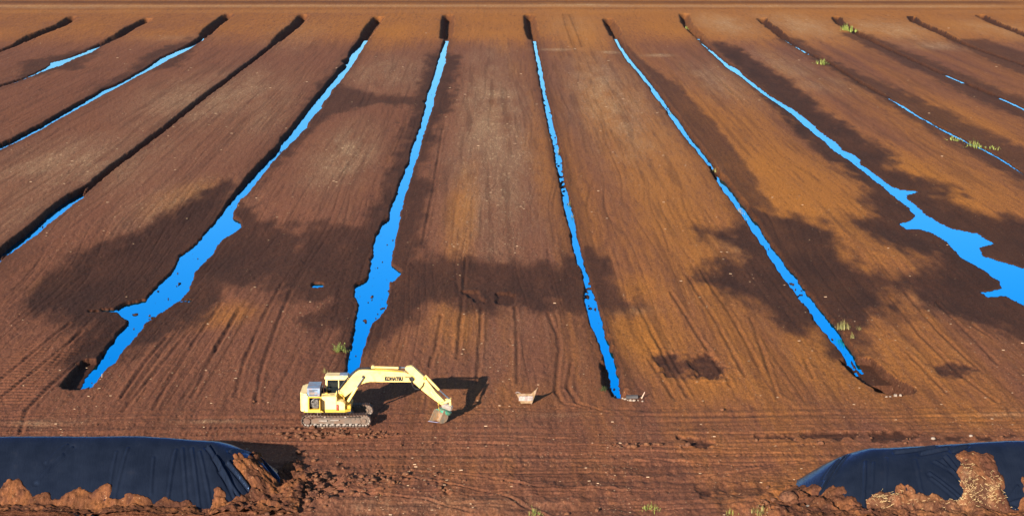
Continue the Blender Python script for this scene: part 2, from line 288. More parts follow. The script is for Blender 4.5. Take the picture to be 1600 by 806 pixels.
    for py_, hw_, p_, o_, d_ in ((1.5, 2.0, .75, .7, 0), (6.8, 2.0, 0, 0, .85), (9.6, .7, 0, .2, .6), (13.2, 2.0, .75, .6, 0), (17.5, 1.2, 0, .5, .25), (22, 3, .12, .5, 0)):
        q = np.abs(y - G(800, py_ + 0)[1] + 6 * (xm - .5)) / max(1e-3, (G(800, py_ - hw_)[1] - G(800, py_ + hw_)[1]) / 2)
        m = np.exp(-q ** 4) * sstep(.25, .6, xn + .12); pale = np.maximum(pale, p_ * m); org = np.maximum(org, o_ * m); dark = np.maximum(dark, d_ * m)
    m = sstep(G(800, -1)[1], G(800, -6)[1], y); dark = np.maximum(dark, .4 * m * xn); org = np.maximum(org, .5 * m)
    dark = np.maximum(dark, .45 * sstep(.56, .75, fbm(x * 1.8, y * .04, 67, 3)) * (1 - far))
    pale *= (1 - wet_shade) * (1 - stain); org *= (1 - wet_shade * .8) * (1 - stain)
    wet_shade = np.clip(np.maximum(wet_shade * (.92 + .35 * wetn), stain * .95), 0, 1)
    return z, wet_shade, pale, org, np.clip(dark, 0, 1)

# ------------------------------------------------------------------ node materials
def mat(name, rough=.8, spec=.3, metal=0.0, col=(.5, .5, .5)):
    m = bpy.data.materials.new(name); m.use_nodes = True
    b = m.node_tree.nodes['Principled BSDF']
    b.inputs['Roughness'].default_value = rough; b.inputs['Specular IOR Level'].default_value = spec
    b.inputs['Metallic'].default_value = metal; b.inputs['Base Color'].default_value = (*col, 1)
    return m, m.node_tree, b
class N:
    def __init__(s, nt): s.nt = nt
    def add(s, t, **k):
        n = s.nt.nodes.new(t)
        for a, v in k.items(): setattr(n, a, v)
        return n
    def link(s, a, b): s.nt.links.new(a, b)
    def noise(s, scale, det=4, vec=None, rough=.55):
        n = s.add('ShaderNodeTexNoise'); n.inputs['Scale'].default_value = scale; n.inputs['Detail'].default_value = det; n.inputs['Roughness'].default_value = rough
        if vec is not None: s.link(vec, n.inputs['Vector'])
        return n.outputs['Fac']
    def coord(s, sc=(1, 1, 1)):
        t = s.add('ShaderNodeTexCoord'); m = s.add('ShaderNodeMapping'); m.inputs['Scale'].default_value = sc
        s.link(t.outputs['Object'], m.inputs['Vector']); return m.outputs[0]
    def rng(s, v, a, b, c=0, d=1):
        n = s.add('ShaderNodeMapRange'); n.inputs[1].default_value = a; n.inputs[2].default_value = b; n.inputs[3].default_value = c; n.inputs[4].default_value = d
        s.link(v, n.inputs[0]); return n.outputs[0]
    def math(s, op, a, b=None):
        n = s.add('ShaderNodeMath', operation=op)
        for i, v in enumerate((a, b)):
            if v is None: continue
            if isinstance(v, (int, float)): n.inputs[i].default_value = v
            else: s.link(v, n.inputs[i])
        return n.outputs[0]
    def mix(s, f, a, b, mode='MIX'):
        n = s.add('ShaderNodeMix', data_type='RGBA', blend_type=mode)
        for sock, v in ((n.inputs[0], f), (n.inputs[6], a), (n.inputs[7], b)):
            if isinstance(v, tuple): sock.default_value = (*v, 1)
            elif isinstance(v, (int, float)): sock.default_value = v
            else: s.link(v, sock)
        return n.outputs[2]
    def bump(s, h, strength, dist, b):
        n = s.add('ShaderNodeBump'); n.inputs['Strength'].default_value = strength; n.inputs['Distance'].default_value = dist
        s.link(h, n.inputs['Height']); s.link(n.outputs[0], b.inputs['Normal'])

DRY, ORG, PAL, WETC, DARKC = (.150, .057, .033), (.320, .118, .024), (.44, .30, .165), (.036, .0148, .0090), (.055, .022, .014)
def peat_material(name, use_attr=True, lump=1.0):
    m, nt, b = mat(name, .95, .08); n = N(nt)
    o = n.coord((1.0, .38, .6)) if use_attr else n.coord(); st = n.coord((1.0, .07, 1.0))
    fine = n.noise(9.0, 5, o, .7); med = n.noise(1.7, 4, o); streak = n.noise(2.6, 4, st, .6); big = n.noise(.06, 3, o)
    grain = n.noise(34.0, 3, o, .7)
    if use_attr:
        at = n.add('ShaderNodeAttribute', attribute_name='soil'); sp = n.add('ShaderNodeSeparateColor'); n.link(at.outputs['Color'], sp.inputs[0])
        wet_shade, pale, org, dark = sp.outputs[0], sp.outputs[1], sp.outputs[2], at.outputs['Alpha']
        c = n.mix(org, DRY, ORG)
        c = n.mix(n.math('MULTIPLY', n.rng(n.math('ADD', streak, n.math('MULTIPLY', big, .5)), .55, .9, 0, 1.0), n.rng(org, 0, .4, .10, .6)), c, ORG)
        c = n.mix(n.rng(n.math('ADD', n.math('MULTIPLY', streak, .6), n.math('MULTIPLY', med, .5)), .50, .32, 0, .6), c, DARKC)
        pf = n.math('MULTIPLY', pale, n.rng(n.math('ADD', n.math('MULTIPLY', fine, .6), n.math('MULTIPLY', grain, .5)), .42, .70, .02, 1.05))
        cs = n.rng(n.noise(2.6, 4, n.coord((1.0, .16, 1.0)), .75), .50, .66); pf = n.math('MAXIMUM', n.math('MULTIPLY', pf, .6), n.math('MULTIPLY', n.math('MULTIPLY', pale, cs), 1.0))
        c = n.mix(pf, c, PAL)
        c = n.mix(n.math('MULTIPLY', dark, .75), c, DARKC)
        c = n.mix(n.math('MULTIPLY', wet_shade, .93), c, WETC)
        fl = n.math('MAXIMUM', n.rng(n.noise(15.0, 2, o, .5), .68, .74, 0, .6), n.rng(n.noise(7.0, 3, o, .6), .70, .74, 0, .5))
        fl = n.math('MULTIPLY', fl, n.rng(wet_shade, 0, 1, 1, .25))
        c = n.mix(fl, c, PAL)
        rn = n.math('SUBTRACT', .97, n.math('MULTIPLY', wet_shade, .12)); n.link(rn, b.inputs['Roughness'])
    else:
        c = n.mix(n.rng(med, .35, .75), (.085, .038, .024), (.15, .064, .030))
        c = n.mix(n.rng(fine, .5, .3, 0, .6), c, DARKC)
        c = n.mix(n.rng(n.noise(13.0, 2, o), .66, .75, 0, .6), c, PAL)
    mid = n.noise(4.0, 3, o, .7)
    v = n.rng(n.math('ADD', n.math('MULTIPLY', fine, .6), n.math('ADD', n.math('MULTIPLY', grain, .25), n.math('MULTIPLY', mid, .25))), .38, .72, .48, 1.78)
    vc = n.add('ShaderNodeCombineColor')
    for k in range(3): n.link(v, vc.inputs[k])
    c = n.mix(1.0, c, vc.outputs[0], 'MULTIPLY')
    n.link(c, b.inputs['Base Color'])
    n.bump(n.math('ADD', n.math('MULTIPLY', fine, .7), n.math('MULTIPLY', med, .6)), .7 * lump, .10, b)
    return m
M_GROUND = peat_material('peat_field'); M_PEAT = peat_material('loose_peat', False, 1.3)

def simple(name, col, rough=.6, spec=.4, metal=0., var=.25, scale=3.0, dirt=None, dscale=1.5, dirt_amt=.5, bumps=0):
    m, nt, b = mat(name, rough, spec, metal, col); n = N(nt); o = n.coord()
    a = n.noise(scale, 5, o)
    c = n.mix(n.rng(a, .3, .7), tuple(x * (1 - var) for x in col), tuple(min(1, x * (1 + var)) for x in col))
    if dirt: c = n.mix(n.rng(n.noise(dscale, 6, o, .65), .45, .68, 0, dirt_amt), c, dirt)
    n.link(c, b.inputs['Base Color'])
    if bumps: n.bump(n.noise(scale * 6, 4, o), bumps, .02, b)
    return m
SOIL = (.12, .055, .03)
M_YEL = simple('yellow_paint', (.85, .60, .185), .45, .4, 0, .10, 2.0, (.40, .22, .07), 2.4, .6)
M_YELD = simple('shaded_dusty_yellow_paint', (.66, .40, .045), .5, .4, 0, .15, 2.5, SOIL, 2.5, .5)  # darker base paints in the less sunlit tops and edges; dust mottled over
M_CREAM = simple('sunlit_yellow_paint', (.84, .62, .25), .4, .4, 0, .06, 2.0, (.42, .25, .09), 1.8, .5)  # paler copy of the yellow, the sunlit near-white put into its colour
M_HOOD = simple('weathered_grey_hood', (.16, .22, .30), .35, .5, .2, .3, 4.0, (.33, .13, .05), 3.0, .6)
M_STEEL = simple('worn_grey_steel', (.26, .23, .20), .5, .5, .3, .25, 6, (.20, .11, .07), 3.5, .7)
M_SHOE = simple('muddy_track_steel', (.10, .06, .043), .7, .3, .0, .35, 7, SOIL, 3.0, .7)
M_FRAME = simple('dusty_track_frame', (.125, .095, .075), .8, .2, 0, .25, 5, (.16, .08, .045), 2.5, .6)
M_DARK = simple('dark_rubber', (.018, .018, .02), .6, .3, 0, .3, 5)
M_ENG = simple('oily_engine', (.06, .055, .05), .5, .5, .3, .6, 6, (.3, .28, .26), 5.0, .5)
M_GREEN = simple('green_paint', (.03, .19, .12), .5, .4, 0, .3, 5, (.22, .17, .11), 4, .8)
M_BUCK = simple('worn_bucket_steel', (.26, .215, .16), .45, .4, .25, .3, 4, (.42, .20, .07), 3.0, .75)
M_LILAC = simple('bare_steel_lip', (.32, .33, .52), .35, .6, .5, .2, 6, (.4, .3, .25), 5, .4)
M_RED = simple('red_paint', (.55, .03, .02), .4, .4, 0, .1)
M_CHROME = simple('cylinder_rod_steel', (.45, .48, .52), .18, .5, .9, .1)
M_LETTER = simple('navy_lettering', (.006, .006, .016), .5, .3, 0, .1)
M_RUSTB = simple('rusty_orange_bucket', (.25, .155, .075), .6, .3, .1, .35, 3, (.26, .19, .155), 3.0, 1.0)
M_GREYB = simple('scraped_grey_steel', (.20, .155, .14), .55, .3, .2, .3, 5, (.5, .42, .36), 4, .6)
M_STONE = simple('pale_stone', (.25, .205, .165), .85, .2, 0, .25, 8, (.3, .2, .14), 5, .5)
M_WOOD = simple('bleached_wood', (.42, .29, .22), .8, .2, 0, .25, 6, (.3, .18, .1), 5, .4)
M_CHIP = simple('pale_wood_chips', (.38, .26, .165), .9, .1, 0, .45, .7)
M_ROOT = simple('straw_coloured_roots', (.50, .35, .17), .85, .1, 0, .35, 1.5)
M_PLASTIC = simple('grey_plastic_pipe', (.05, .045, .045), .6, .3, 0, .3)
M_LEAF = simple('lime_green_leaves', (.16, .205, .04), .6, .2, 0, .45, 5, (.38, .36, .12), 6, .7)
M_DRYG = simple('yellowing_grass', (.19, .175, .05), .7, .2, 0, .4, 5, (.30, .24, .12), 4, .8)
M_DARKL = simple('dark_green_weeds', (.035, .06, .02), .7, .2, 0, .4, 5, (.2, .17, .05), 5, .6)
M_SEAT = simple('black_seat_cloth', (.03, .03, .035), .8, .2)

mg, ntg, bgl = mat('tinted_cab_glass', .08, .6, 0, (.01, .014, .016)); bgl.inputs['Alpha'].default_value = .8
n = N(ntg); n.link(n.rng(n.noise(2.0, 3, n.coord()), .3, .7, .05, .16), bgl.inputs['Roughness']); M_GLASS = mg

# water: still mirror, with the reflected sky blue painted into its base colour
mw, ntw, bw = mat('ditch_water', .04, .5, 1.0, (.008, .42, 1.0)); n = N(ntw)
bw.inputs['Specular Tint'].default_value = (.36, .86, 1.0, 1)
n.bump(n.noise(1.3, 3, n.coord((1, .5, 1))), .02, .02, bw); M_WATER = mw

# black silage film, its blue sky sheen tinted into the edge colour
mt, ntt, bt = mat('blue_sheen_film', .3, .5, .55, (.012, .017, .034)); n = N(ntt); o = n.coord()
c = n.mix(n.rng(n.noise(.8, 4, o), .35, .7), (.014, .020, .036), (.021, .029, .050))
c = n.mix(n.rng(n.noise(1.6, 6, o, .7), .60, .80, 0, .25), c, (.06, .05, .05)); n.link(c, bt.inputs['Base Color'])
n.link(n.rng(n.noise(2.5, 4, o), .3, .7, .14, .26), bt.inputs['Roughness'])
bt.inputs['Specular IOR Level'].default_value = .25; bt.inputs['Specular Tint'].default_value = (.12, .50, 1.0, 1)
n.bump(n.noise(3.0, 4, n.coord((3.5, .7, .7)), .6), .45, .06, bt); M_FILM = mt

# ------------------------------------------------------------------ object helpers
def props(o, label=None, cat=None, group=None, kind=None):
    if label: o['label'] = label
    if cat: o['category'] = cat
    if group: o['group'] = group
    if kind: o['kind'] = kind
    return o
def link_mesh(name, me, parent=None):
    o = bpy.data.objects.new(name, me); COL.objects.link(o)
    if parent: o.parent = parent
    return o
def empty(name, loc=(0, 0, 0), rz=0):
    o = bpy.data.objects.new(name, None); COL.objects.link(o); o.location = loc; o.rotation_euler = (0, 0, rz); o.empty_display_size = .3
    return o
def np_mesh(name, V, F, smooth=True):
    me = bpy.data.meshes.new(name); nv, nf = len(V), len(F); k = F.shape[1]
    me.vertices.add(nv); me.vertices.foreach_set('co', np.ascontiguousarray(V, dtype=np.float32).ravel())
    me.loops.add(nf * k); me.loops.foreach_set('vertex_index', np.ascontiguousarray(F, dtype=np.int32).ravel())
    me.polygons.add(nf); me.polygons.foreach_set('loop_start', np.arange(0, nf * k, k, dtype=np.int32))
    me.polygons.foreach_set('loop_total', np.full(nf, k, dtype=np.int32))
    if smooth: me.polygons.foreach_set('use_smooth', np.ones(nf, dtype=bool))
    me.update(calc_edges=True); return me
def grid_faces(nr, nc):
    i = np.arange(nr - 1)[:, None] * nc + np.arange(nc - 1)[None, :]
    return np.stack([i, i + 1, i + nc + 1, i + nc], -1).reshape(-1, 4)

class MB:
    """collects shapes into one mesh"""
    def __init__(s): s.bm = bmesh.new()
    def box(s, x0, x1, y0, y1, z0, z1, bev=0.0, rot=None, piv=None):
        r = bmesh.ops.create_cube(s.bm, size=1.0); vs = r['verts']
        for v in vs: v.co = Vector(((x0 + x1) / 2 + v.co.x * (x1 - x0), (y0 + y1) / 2 + v.co.y * (y1 - y0), (z0 + z1) / 2 + v.co.z * (z1 - z0)))
        if bev: 
            es = list({e for v in vs for e in v.link_edges}); q = bmesh.ops.bevel(s.bm, geom=es, offset=bev, segments=2, affect='EDGES'); vs = q['verts'] if False else list({v for f in q['faces'] for v in f.verts} | {v for v in vs if v.is_valid})
        if rot is not None:
            p = Vector(piv if piv else ((x0 + x1) / 2, (y0 + y1) / 2, (z0 + z1) / 2)); M = Matrix.Translation(p) @ rot.to_4x4() @ Matrix.Translation(-p)
            bmesh.ops.transform(s.bm, matrix=M, verts=vs)
        return s
    def prism(s, prof, y0, y1, bev=0.0, inset=0.0):
        """profile in x,z swept along y"""
        a = [s.bm.verts.new((x, y0, z)) for x, z in prof]; b = [s.bm.verts.new((x, y1, z)) for x, z in prof]; k = len(prof)
        fs = [s.bm.faces.new(a), s.bm.faces.new(b[::-1])]
        for i in range(k): fs.append(s.bm.faces.new((a[i], b[i], b[(i + 1) % k], a[(i + 1) % k])))
        if bev:
            es = [e for e in fs[0].edges] + [e for e in fs[1].edges]
            bmesh.ops.bevel(s.bm, geom=es, offset=bev, segments=2, affect='EDGES')
        return s
    def prismx(s, prof, x0, x1):
        a = [s.bm.verts.new((x0, y, z)) for y, z in prof]; b = [s.bm.verts.new((x1, y, z)) for y, z in prof]; k = len(prof)
        s.bm.faces.new(a); s.bm.faces.new(b[::-1])
        for i in range(k): s.bm.faces.new((a[i], b[i], b[(i + 1) % k], a[(i + 1) % k]))
        return s
    def prismz(s, prof, z0, z1, bev=0.0):
        a = [s.bm.verts.new((x, y, z0)) for x, y in prof]; b = [s.bm.verts.new((x, y, z1)) for x, y in prof]; k = len(prof)
        f0 = s.bm.faces.new(a); f1 = s.bm.faces.new(b[::-1])
        for i in range(k): s.bm.faces.new((a[i], b[i], b[(i + 1) % k], a[(i + 1) % k]))
        if bev: bmesh.ops.bevel(s.bm, geom=list(f1.edges), offset=bev, segments=3, affect='EDGES')
        return s
    def tube(s, pts, r, seg=10, caps=True):
        pts = [Vector(p) for p in pts]; rings = []
        rr = r if isinstance(r, (list, tuple)) else [r] * len(pts)
        for i, p in enumerate(pts):
            d = (pts[min(i + 1, len(pts) - 1)] - pts[max(i - 1, 0)]).normalized(); q = d.to_track_quat('Z', 'Y')
            rings.append([s.bm.verts.new(p + q @ Vector((math.cos(t) * rr[i], math.sin(t) * rr[i], 0))) for t in [2 * math.pi * k / seg for k in range(seg)]])
        for a, b in zip(rings, rings[1:]):
            for k in range(seg): s.bm.faces.new((a[k], a[(k + 1) % seg], b[(k + 1) % seg], b[k]))
        if caps: s.bm.faces.new(rings[0][::-1]); s.bm.faces.new(rings[-1])
        return s
    def cyl_y(s, x, z, r, y0, y1, seg=20): return s.tube([(x, y0, z), (x, y1, z)], r, seg)
    def blob(s, c, r, seed=0, sub=1, sq=(1, 1, 1), amp=.3):
        q = bmesh.ops.create_icosphere(s.bm, subdivisions=sub, radius=1.0); rr = random.Random(seed)
        for v in q['verts']:
            k = r * (1 + amp * (rr.random() * 2 - 1)); v.co = Vector((c[0] + v.co.x * k * sq[0], c[1] + v.co.y * k * sq[1], c[2] + v.co.z * k * sq[2]))
        return s
    def build(s, name, m, parent=None, smooth=False, angle=None):
        bmesh.ops.recalc_face_normals(s.bm, faces=s.bm.faces[:])
        me = bpy.data.meshes.new(name); s.bm.to_mesh(me); s.bm.free(); me.materials.append(m)
        if smooth:
            me.polygons.foreach_set('use_smooth', [True] * len(me.polygons))
            if angle: me.set_sharp_from_angle(angle=R(angle))
        return link_mesh(name, me, parent)

# ------------------------------------------------------------------ the ground: one sheet, finer where it is nearer
py_rows = np.concatenate([np.linspace(842, 700, 150), np.linspace(699, 400, 270)[0:], np.linspace(398.8, 0, 330), np.linspace(-4, -150, 40), [-170, -185, -194, -199]])
Yr = np.array([G(800, p)[1] for p in py_rows]); Yr = np.concatenate([[-120, -40, 20, 60, 85, 95], Yr])
zc = np.maximum(Yr, 100) * CP + CAMH * SP
cpx = np.concatenate([[-9000, -5000, -2500, -1200, -600, -300, -150], np.linspace(-80, 1680, 1180), [1750, 1900, 2200, 2800, 4100, 6600, 10600]])
X = (cpx[None, :] - 769) / FPX * zc[:, None] + 0.0 * Yr[:, None]; Y = np.repeat(Yr[:, None], len(cpx), 1)

nr, nc = X.shape
xf, yf = X.ravel(), Y.ravel()
z, wet_shade, pale, org, dark = ground(xf, yf, True)
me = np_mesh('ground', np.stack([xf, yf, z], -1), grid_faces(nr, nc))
ca = me.color_attributes.new('soil', 'FLOAT_COLOR', 'POINT'); ca.data.foreach_set('color', np.stack([wet_shade, pale, org, dark], -1).astype(np.float32).ravel())
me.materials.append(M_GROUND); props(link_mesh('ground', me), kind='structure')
def gz(x, y): return float(ground(np.array([x], float), np.array([y], float))[0])

# one sheet of water lies in every ditch and pool
for P, lv in zip(WPOLY, LEVEL):
    x0, x1, y0, y1 = P[:, 0].min() - 1.5, P[:, 0].max() + 1.5, P[:, 1].min() - 3, P[:, 1].max() + 3
    # follow the ditch: a ribbon of quads wider than the water, hidden by the banks
    NW = int(max(40, min(900, (y1 - y0) / .35))); ys = np.linspace(P[:, 1].min() - .6, P[:, 1].max() + .6, NW); V = []
    for yy in ys:
        xs = []
        for i in range(len(P)):
            a, b = P[i], P[(i + 1) % len(P)]
            if (a[1] - yy) * (b[1] - yy) < 0: xs.append(a[0] + (b[0] - a[0]) * (yy - a[1]) / (b[1] - a[1]))
        if not xs: xs = [P[np.argmin(abs(P[:, 1] - yy)), 0]]
        V.append((min(xs), max(xs)))
    V = np.array(V); lo = V[:, 0].copy(); hi = V[:, 1].copy()
    for i in range(NW):
        a, b = max(0, i - 4), min(NW, i + 5); lo[i] = V[a:b, 0].min() - .5; hi[i] = V[a:b, 1].max() + .5
    VV = np.stack([np.stack([lo, ys, np.full(NW, lv)], -1), np.stack([hi, ys, np.full(NW, lv)], -1)], 1).reshape(-1, 3)
    mw_ = np_mesh('water', VV, grid_faces(NW, 2)); mw_.materials.append(M_WATER); props(link_mesh('water', mw_), kind='structure')
# ------------------------------------------------------------------ heaps under film
def march(k, px, py):
    d = np.array(ray(px, py)); t = np.linspace(96, 135, 1600) / d[1]
    p = np.array([0, 0, CAMH])[:, None] + d[:, None] * t
    hh = np.maximum(heap_h(k, p[0], p[1]), 0)
    i = np.nonzero(p[2] <= hh)[0]; i = i[0] if len(i) else -1
    return p[0, i], p[1, i]
CREASE = {'left': [((325,698),(372,787),.07), ((356,723),(389,763),.09), ((335,715),(378,784),.05), ((345,735),(376,780),.06), ((312,705),(330,790),.03), ((300,700),(312,795),.03), ((285,700),(292,785),.025), ((275,702),(262,785),.03), ((200,700),(180,775),.02), ((182,705),(172,760),.02), ((240,715),(236,770),.02),
                   ((112,699),(56,752),.04), ((104,695),(72,722),.03), ((98,712),(60,752),.03), ((405,715),(436,752),.07), ((395,712),(420,745),.05), ((0,775),(14,762),.05), ((360,705),(400,712),.05)],
          'right': [((1500,716),(1560,770),.03), ((1472,718),(1500,748),.04), ((1478,712),(1504,744),.04), ((1452,738),(1505,780),.04), ((1455,745),(1500,782),.035), ((1460,720),(1500,742),.03), ((1322,712),(1283,772),-.06), ((1310,718),(1290,745),.04), ((1352,720),(1350,795),.04), ((1365,722),(1362,790),.025), ((1430,718),(1440,765),.02), ((1385,715),(1384,770),.015), ((1480,700),(1440,708),.06), ((1460,698),(1400,706),.05), ((1510,696),(1490,704),.05),
                   ((1576,778),(1590,760),.03), ((1578,785),(1600,780),.03), ((1580,790),(1596,800),.03)]}
PEATMASK = {'left': [
   [(-80,768),(-30,752),(0,770),(10,753),(18,748),(28,749),(40,764),(50,777),(66,771),(80,768),(82,783),(98,776),(115,766),(128,761),(131,770),(145,772),(152,765),(164,758),(174,761),(172,771),(162,781),(185,781),(205,773),(228,776),(240,787),(258,779),(266,786),(300,785),(312,797),(330,812),(330,850),(-80,850)],
   [(332,850),(326,800),(334,765),(340,764),(350,772),(362,789),(372,770),(384,772),(396,764),(380,742),(366,724),(366,710),(372,706),(382,716),(396,716),(403,712),(412,722),(404,728),(424,744),(430,752),(438,756),(441,735),(450,724),(470,722),(480,760),(480,850)]],
 'right': [
   [(1180,850),(1200,800),(1230,762),(1256,760),(1283,760),(1279,776),(1288,771),(1296,763),(1314,762),(1321,768),(1320,777),(1336,779),(1345,788),(1352,798),(1358,780),(1372,772),(1392,766),(1404,758),(1418,759),(1428,768),(1429,778),(1440,774),(1460,775),(1480,781),(1496,783),(1506,780),(1505,764),(1500,752),(1498,734),(1508,728),(1502,718),(1497,712),(1506,706),(1520,709),(1535,712),(1545,709),(1550,714),(1552,722),(1562,736),(1566,752),(1570,775),(1580,795),(1590,798),(1594,790),(1600,780),(1640,770),(1700,775),(1700,850)],
   [(1594,745),(1602,742),(1640,750),(1640,772),(1602,768)]]}
def build_heap(k, x0, x1, y0, y1, sx, sy, label):
    root = empty('covered_heap', ((x0 + x1) / 2, (y0 + y1) / 2, 0)); off = np.array([(x0 + x1) / 2, (y0 + y1) / 2, 0])
    props(root, label, 'covered heap')
    xs = np.arange(x0, x1, sx); ys = np.arange(y0, y1, sy); XX, YY = np.meshgrid(xs, ys); x, y = XX.ravel(), YY.ravel()
    hb = heap_h(k, x, y)
    film = np.where(hb > 0, hb, hb * .35)
    film = film + .05 * (fbm(x * 1.1, y * .35, 71, 3) - .5) + .018 * (fbm(x * 5.0, y * .8, 72, 2) - .5)
    for a, b, amp in CREASE[k]:
        P = np.array([march(k, *a), march(k, *b)]); d = seg_dist(x, y, P) + (vn(x * 1.5, y * 1.5, 73) - .5) * .05
        film = film + 2.2 * amp * (np.exp(-(d / .07) ** 2) - .5 * np.exp(-((d - .14) / .08) ** 2))
    V = np.stack([x, y, film], -1); F = grid_faces(len(ys), len(xs))
    keep = (film[F].max(1) > -.25)
    me = np_mesh('film_sheet', V - off, F[keep]); me.materials.append(M_FILM); o = link_mesh('film_sheet', me, root)
    # loose peat thrown on the foot of the film
    s = np.full(x.shape, 9.0)
    for P in PEATMASK[k]:
        Q = np.array([march(k, *p) for p in P]); s = np.minimum(s, sdist(x, y, Q))
    s = s + (fbm(x * 2.2, y * 2.2, 74, 4) - .5) * .30
    th = np.where(s < 0, .05 + .26 * (1 - np.exp(s / .5)), .05 - s * 1.2)
    nose = np.exp(-((x - (-13.2 if k == 'left' else 22.0)) / 2.2) ** 2)
    th = th + (s < .1) * ((fbm(x * 2.6, y * 2.6, 75, 4) - .45) * (.28 + .30 * nose) + (vn(x * 7, y * 7, 76) - .5) * .07)
    gzv = ground(x, y)
    top = np.maximum(np.maximum(hb, -.3), np.where(hb < .15, gzv - .02, -9)) + th
    pl_ = np.zeros(x.shape); nz = fbm(x * 1.5, y * 1.5, 77, 4)
    if k == 'right':
        for a, b_, r_, w_ in ((1512, 748, 12, 1.), (1535, 780, 20, 1.), (1508, 772, 10, 1.), (1555, 765, 9, .8), (1490, 790, 40, .6), (1383, 786, 14, .9), (1440, 790, 30, .5), (1360, 790, 12, .6)):
            q = march(k, a, min(b_, 800)); pl_ = np.maximum(pl_, w_ * np.exp(-((x - q[0]) ** 2 + (y - q[1]) ** 2) / (r_ / 25) ** 2))
    soil = np.stack([.34 + .4 * sstep(.42, .7, fbm(x * .8, y * .8, 78, 3)), np.clip(pl_ * (.15 + .9 * nz), 0, .9), .10 + .5 * (nz - .4), .35 + .6 * sstep(.52, .38, nz)], -1)
    V = np.stack([x, y, top], -1); keep = (th[F].max(1) > -.1) & (s[F].min(1) < .25)
    me = np_mesh('loose_peat', V - off, F[keep]); ca = me.color_attributes.new('soil', 'FLOAT_COLOR', 'POINT'); ca.data.foreach_set('color', np.clip(soil, 0, 1).astype(np.float32).ravel()); me.materials.append(M_GROUND); link_mesh('loose_peat', me, root)
    # body of the heap, under the film
    return root, (xs, ys, top.reshape(XX.shape), s.reshape(XX.shape), off)
HL = build_heap('left', -47, -10.6, 103.4, 113.6, .045, .045, 'long peat heap under dark blue film at the bottom left, below the excavator')
HR = build_heap('right', 15.5, 44.0, 102.0, 112.6, .045, .045, 'peat heap under dark blue film in the right foreground with a straw-strewn patch of peat')

def strips(items, m, name, parent=None, off=(0, 0, 0)):
    """thin bent slivers with thickness: (position, direction, length, width, rise)"""
    V, F = [], []
    for p, a, L, w, up, tilt in items:
        d = np.array([math.cos(a), math.sin(a), tilt]); q = np.array([-math.sin(a), math.cos(a), 0]) * w / 2; h = np.array([0, 0, up]); b = len(V); p = np.array(p) - np.array(off)
        for t in (-.5, .5):
            c = p + d * L * t
            V += [c - q, c + q, c + h]
        F += [(b, b + 3, b + 5, b + 2), (b + 1, b + 2, b + 5, b + 4), (b, b + 1, b + 4, b + 3)]
    me = np_mesh(name, np.array(V), np.array(F), False); me.materials.append(m); return link_mesh(name, me, parent)
# pale roots hanging out of the peat on the right heap
xs, ys, top, sm, off = HR[1]; it = []
for _ in range(420):
    px, py = random.choice([(random.gauss(1512, 9), random.gauss(750, 14)), (random.gauss(1535, 18), random.gauss(780, 14)), (random.gauss(1510, 10), random.gauss(772, 8)), (random.gauss(1552, 10), random.gauss(765, 10)), (random.uniform(1360, 1600), random.gauss(788, 9)), (random.gauss(1382, 14), random.gauss(785, 8))])
    q = march('right', px, min(py, 812)); i = int((q[1] - 102.0) / .045); j = int((q[0] - 15.5) / .045)
    if 0 <= i < top.shape[0] and 0 <= j < top.shape[1] and sm[i, j] < .05:
        it.append(((q[0], q[1], top[i, j] + .03), random.uniform(-.9, .9) + random.choice([0, math.pi / 2]), random.uniform(.06, .30), random.uniform(.012, .03), .015, random.uniform(-.1, .6)))
props(strips(it, M_ROOT, 'root_strands', HR[0], off), kind='stuff')
# slack film folds with white glints beside the straw patch are part of the sheet (creases above)

# ------------------------------------------------------------------ clods and wood chips lying about
def clods(n, sampler, m, name, r0, r1):
    V, F = [], []
    ico = bmesh.new(); bmesh.ops.create_icosphere(ico, subdivisions=1, radius=1); ico.verts.ensure_lookup_table()
    bv = np.array([v.co[:] for v in ico.verts]); bf = np.array([[v.index for v in f.verts] for f in ico.faces]); ico.free()
    P = np.array([sampler() for _ in range(n)]); Z = ground(P[:, 0], P[:, 1])
    for (x, y), zz in zip(P, Z):
        r = r0 + (r1 - r0) * random.random() ** 3
        v = bv * (1 + .35 * (rng.random((12, 1)) * 2 - 1)) * r * np.array([random.uniform(.8, 1.5), random.uniform(.8, 1.5), random.uniform(.6, 1.0)])
        V.append(v + [x, y, zz + r * .25]); F.append(bf + 12 * (len(V) - 1))
    me = np_mesh(name, np.concatenate(V), np.concatenate(F), False); me.materials.append(m)
    return props(link_mesh(name, me), kind='stuff')
def s_clod():
    k = random.random()
    if k < .42: return (random.gauss(-11.6, 1.5), random.gauss(107.8, 2.0))
    if k < .58: return (random.gauss(-8, 2.5), random.gauss(109.5, 1.2))
    if k < .75: return (random.gauss(18.5, 2.2), random.gauss(104.6, 1.2))
    if k < .80: return (random.gauss(9.5, 1.2), random.gauss(117.0, .35))
    if k < .82: return (random.uniform(14, 32), random.gauss(118.0, .6))
    if k < .93: return (random.gauss(-9, 2.0), random.gauss(119.4, .5))
    return (random.uniform(-30, 30), random.uniform(103, 128))
clods(1500, s_clod, M_PEAT, 'peat_clods', .03, .19)
it = []; pts = []
while len(pts) < 14000:
    px, py = random.uniform(-40, 1640), 20 + 786 * random.random() ** .8
    pts.append(G(px, py))
P = np.array(pts); Z, we, pa, _, _ = ground(P[:, 0], P[:, 1], True)
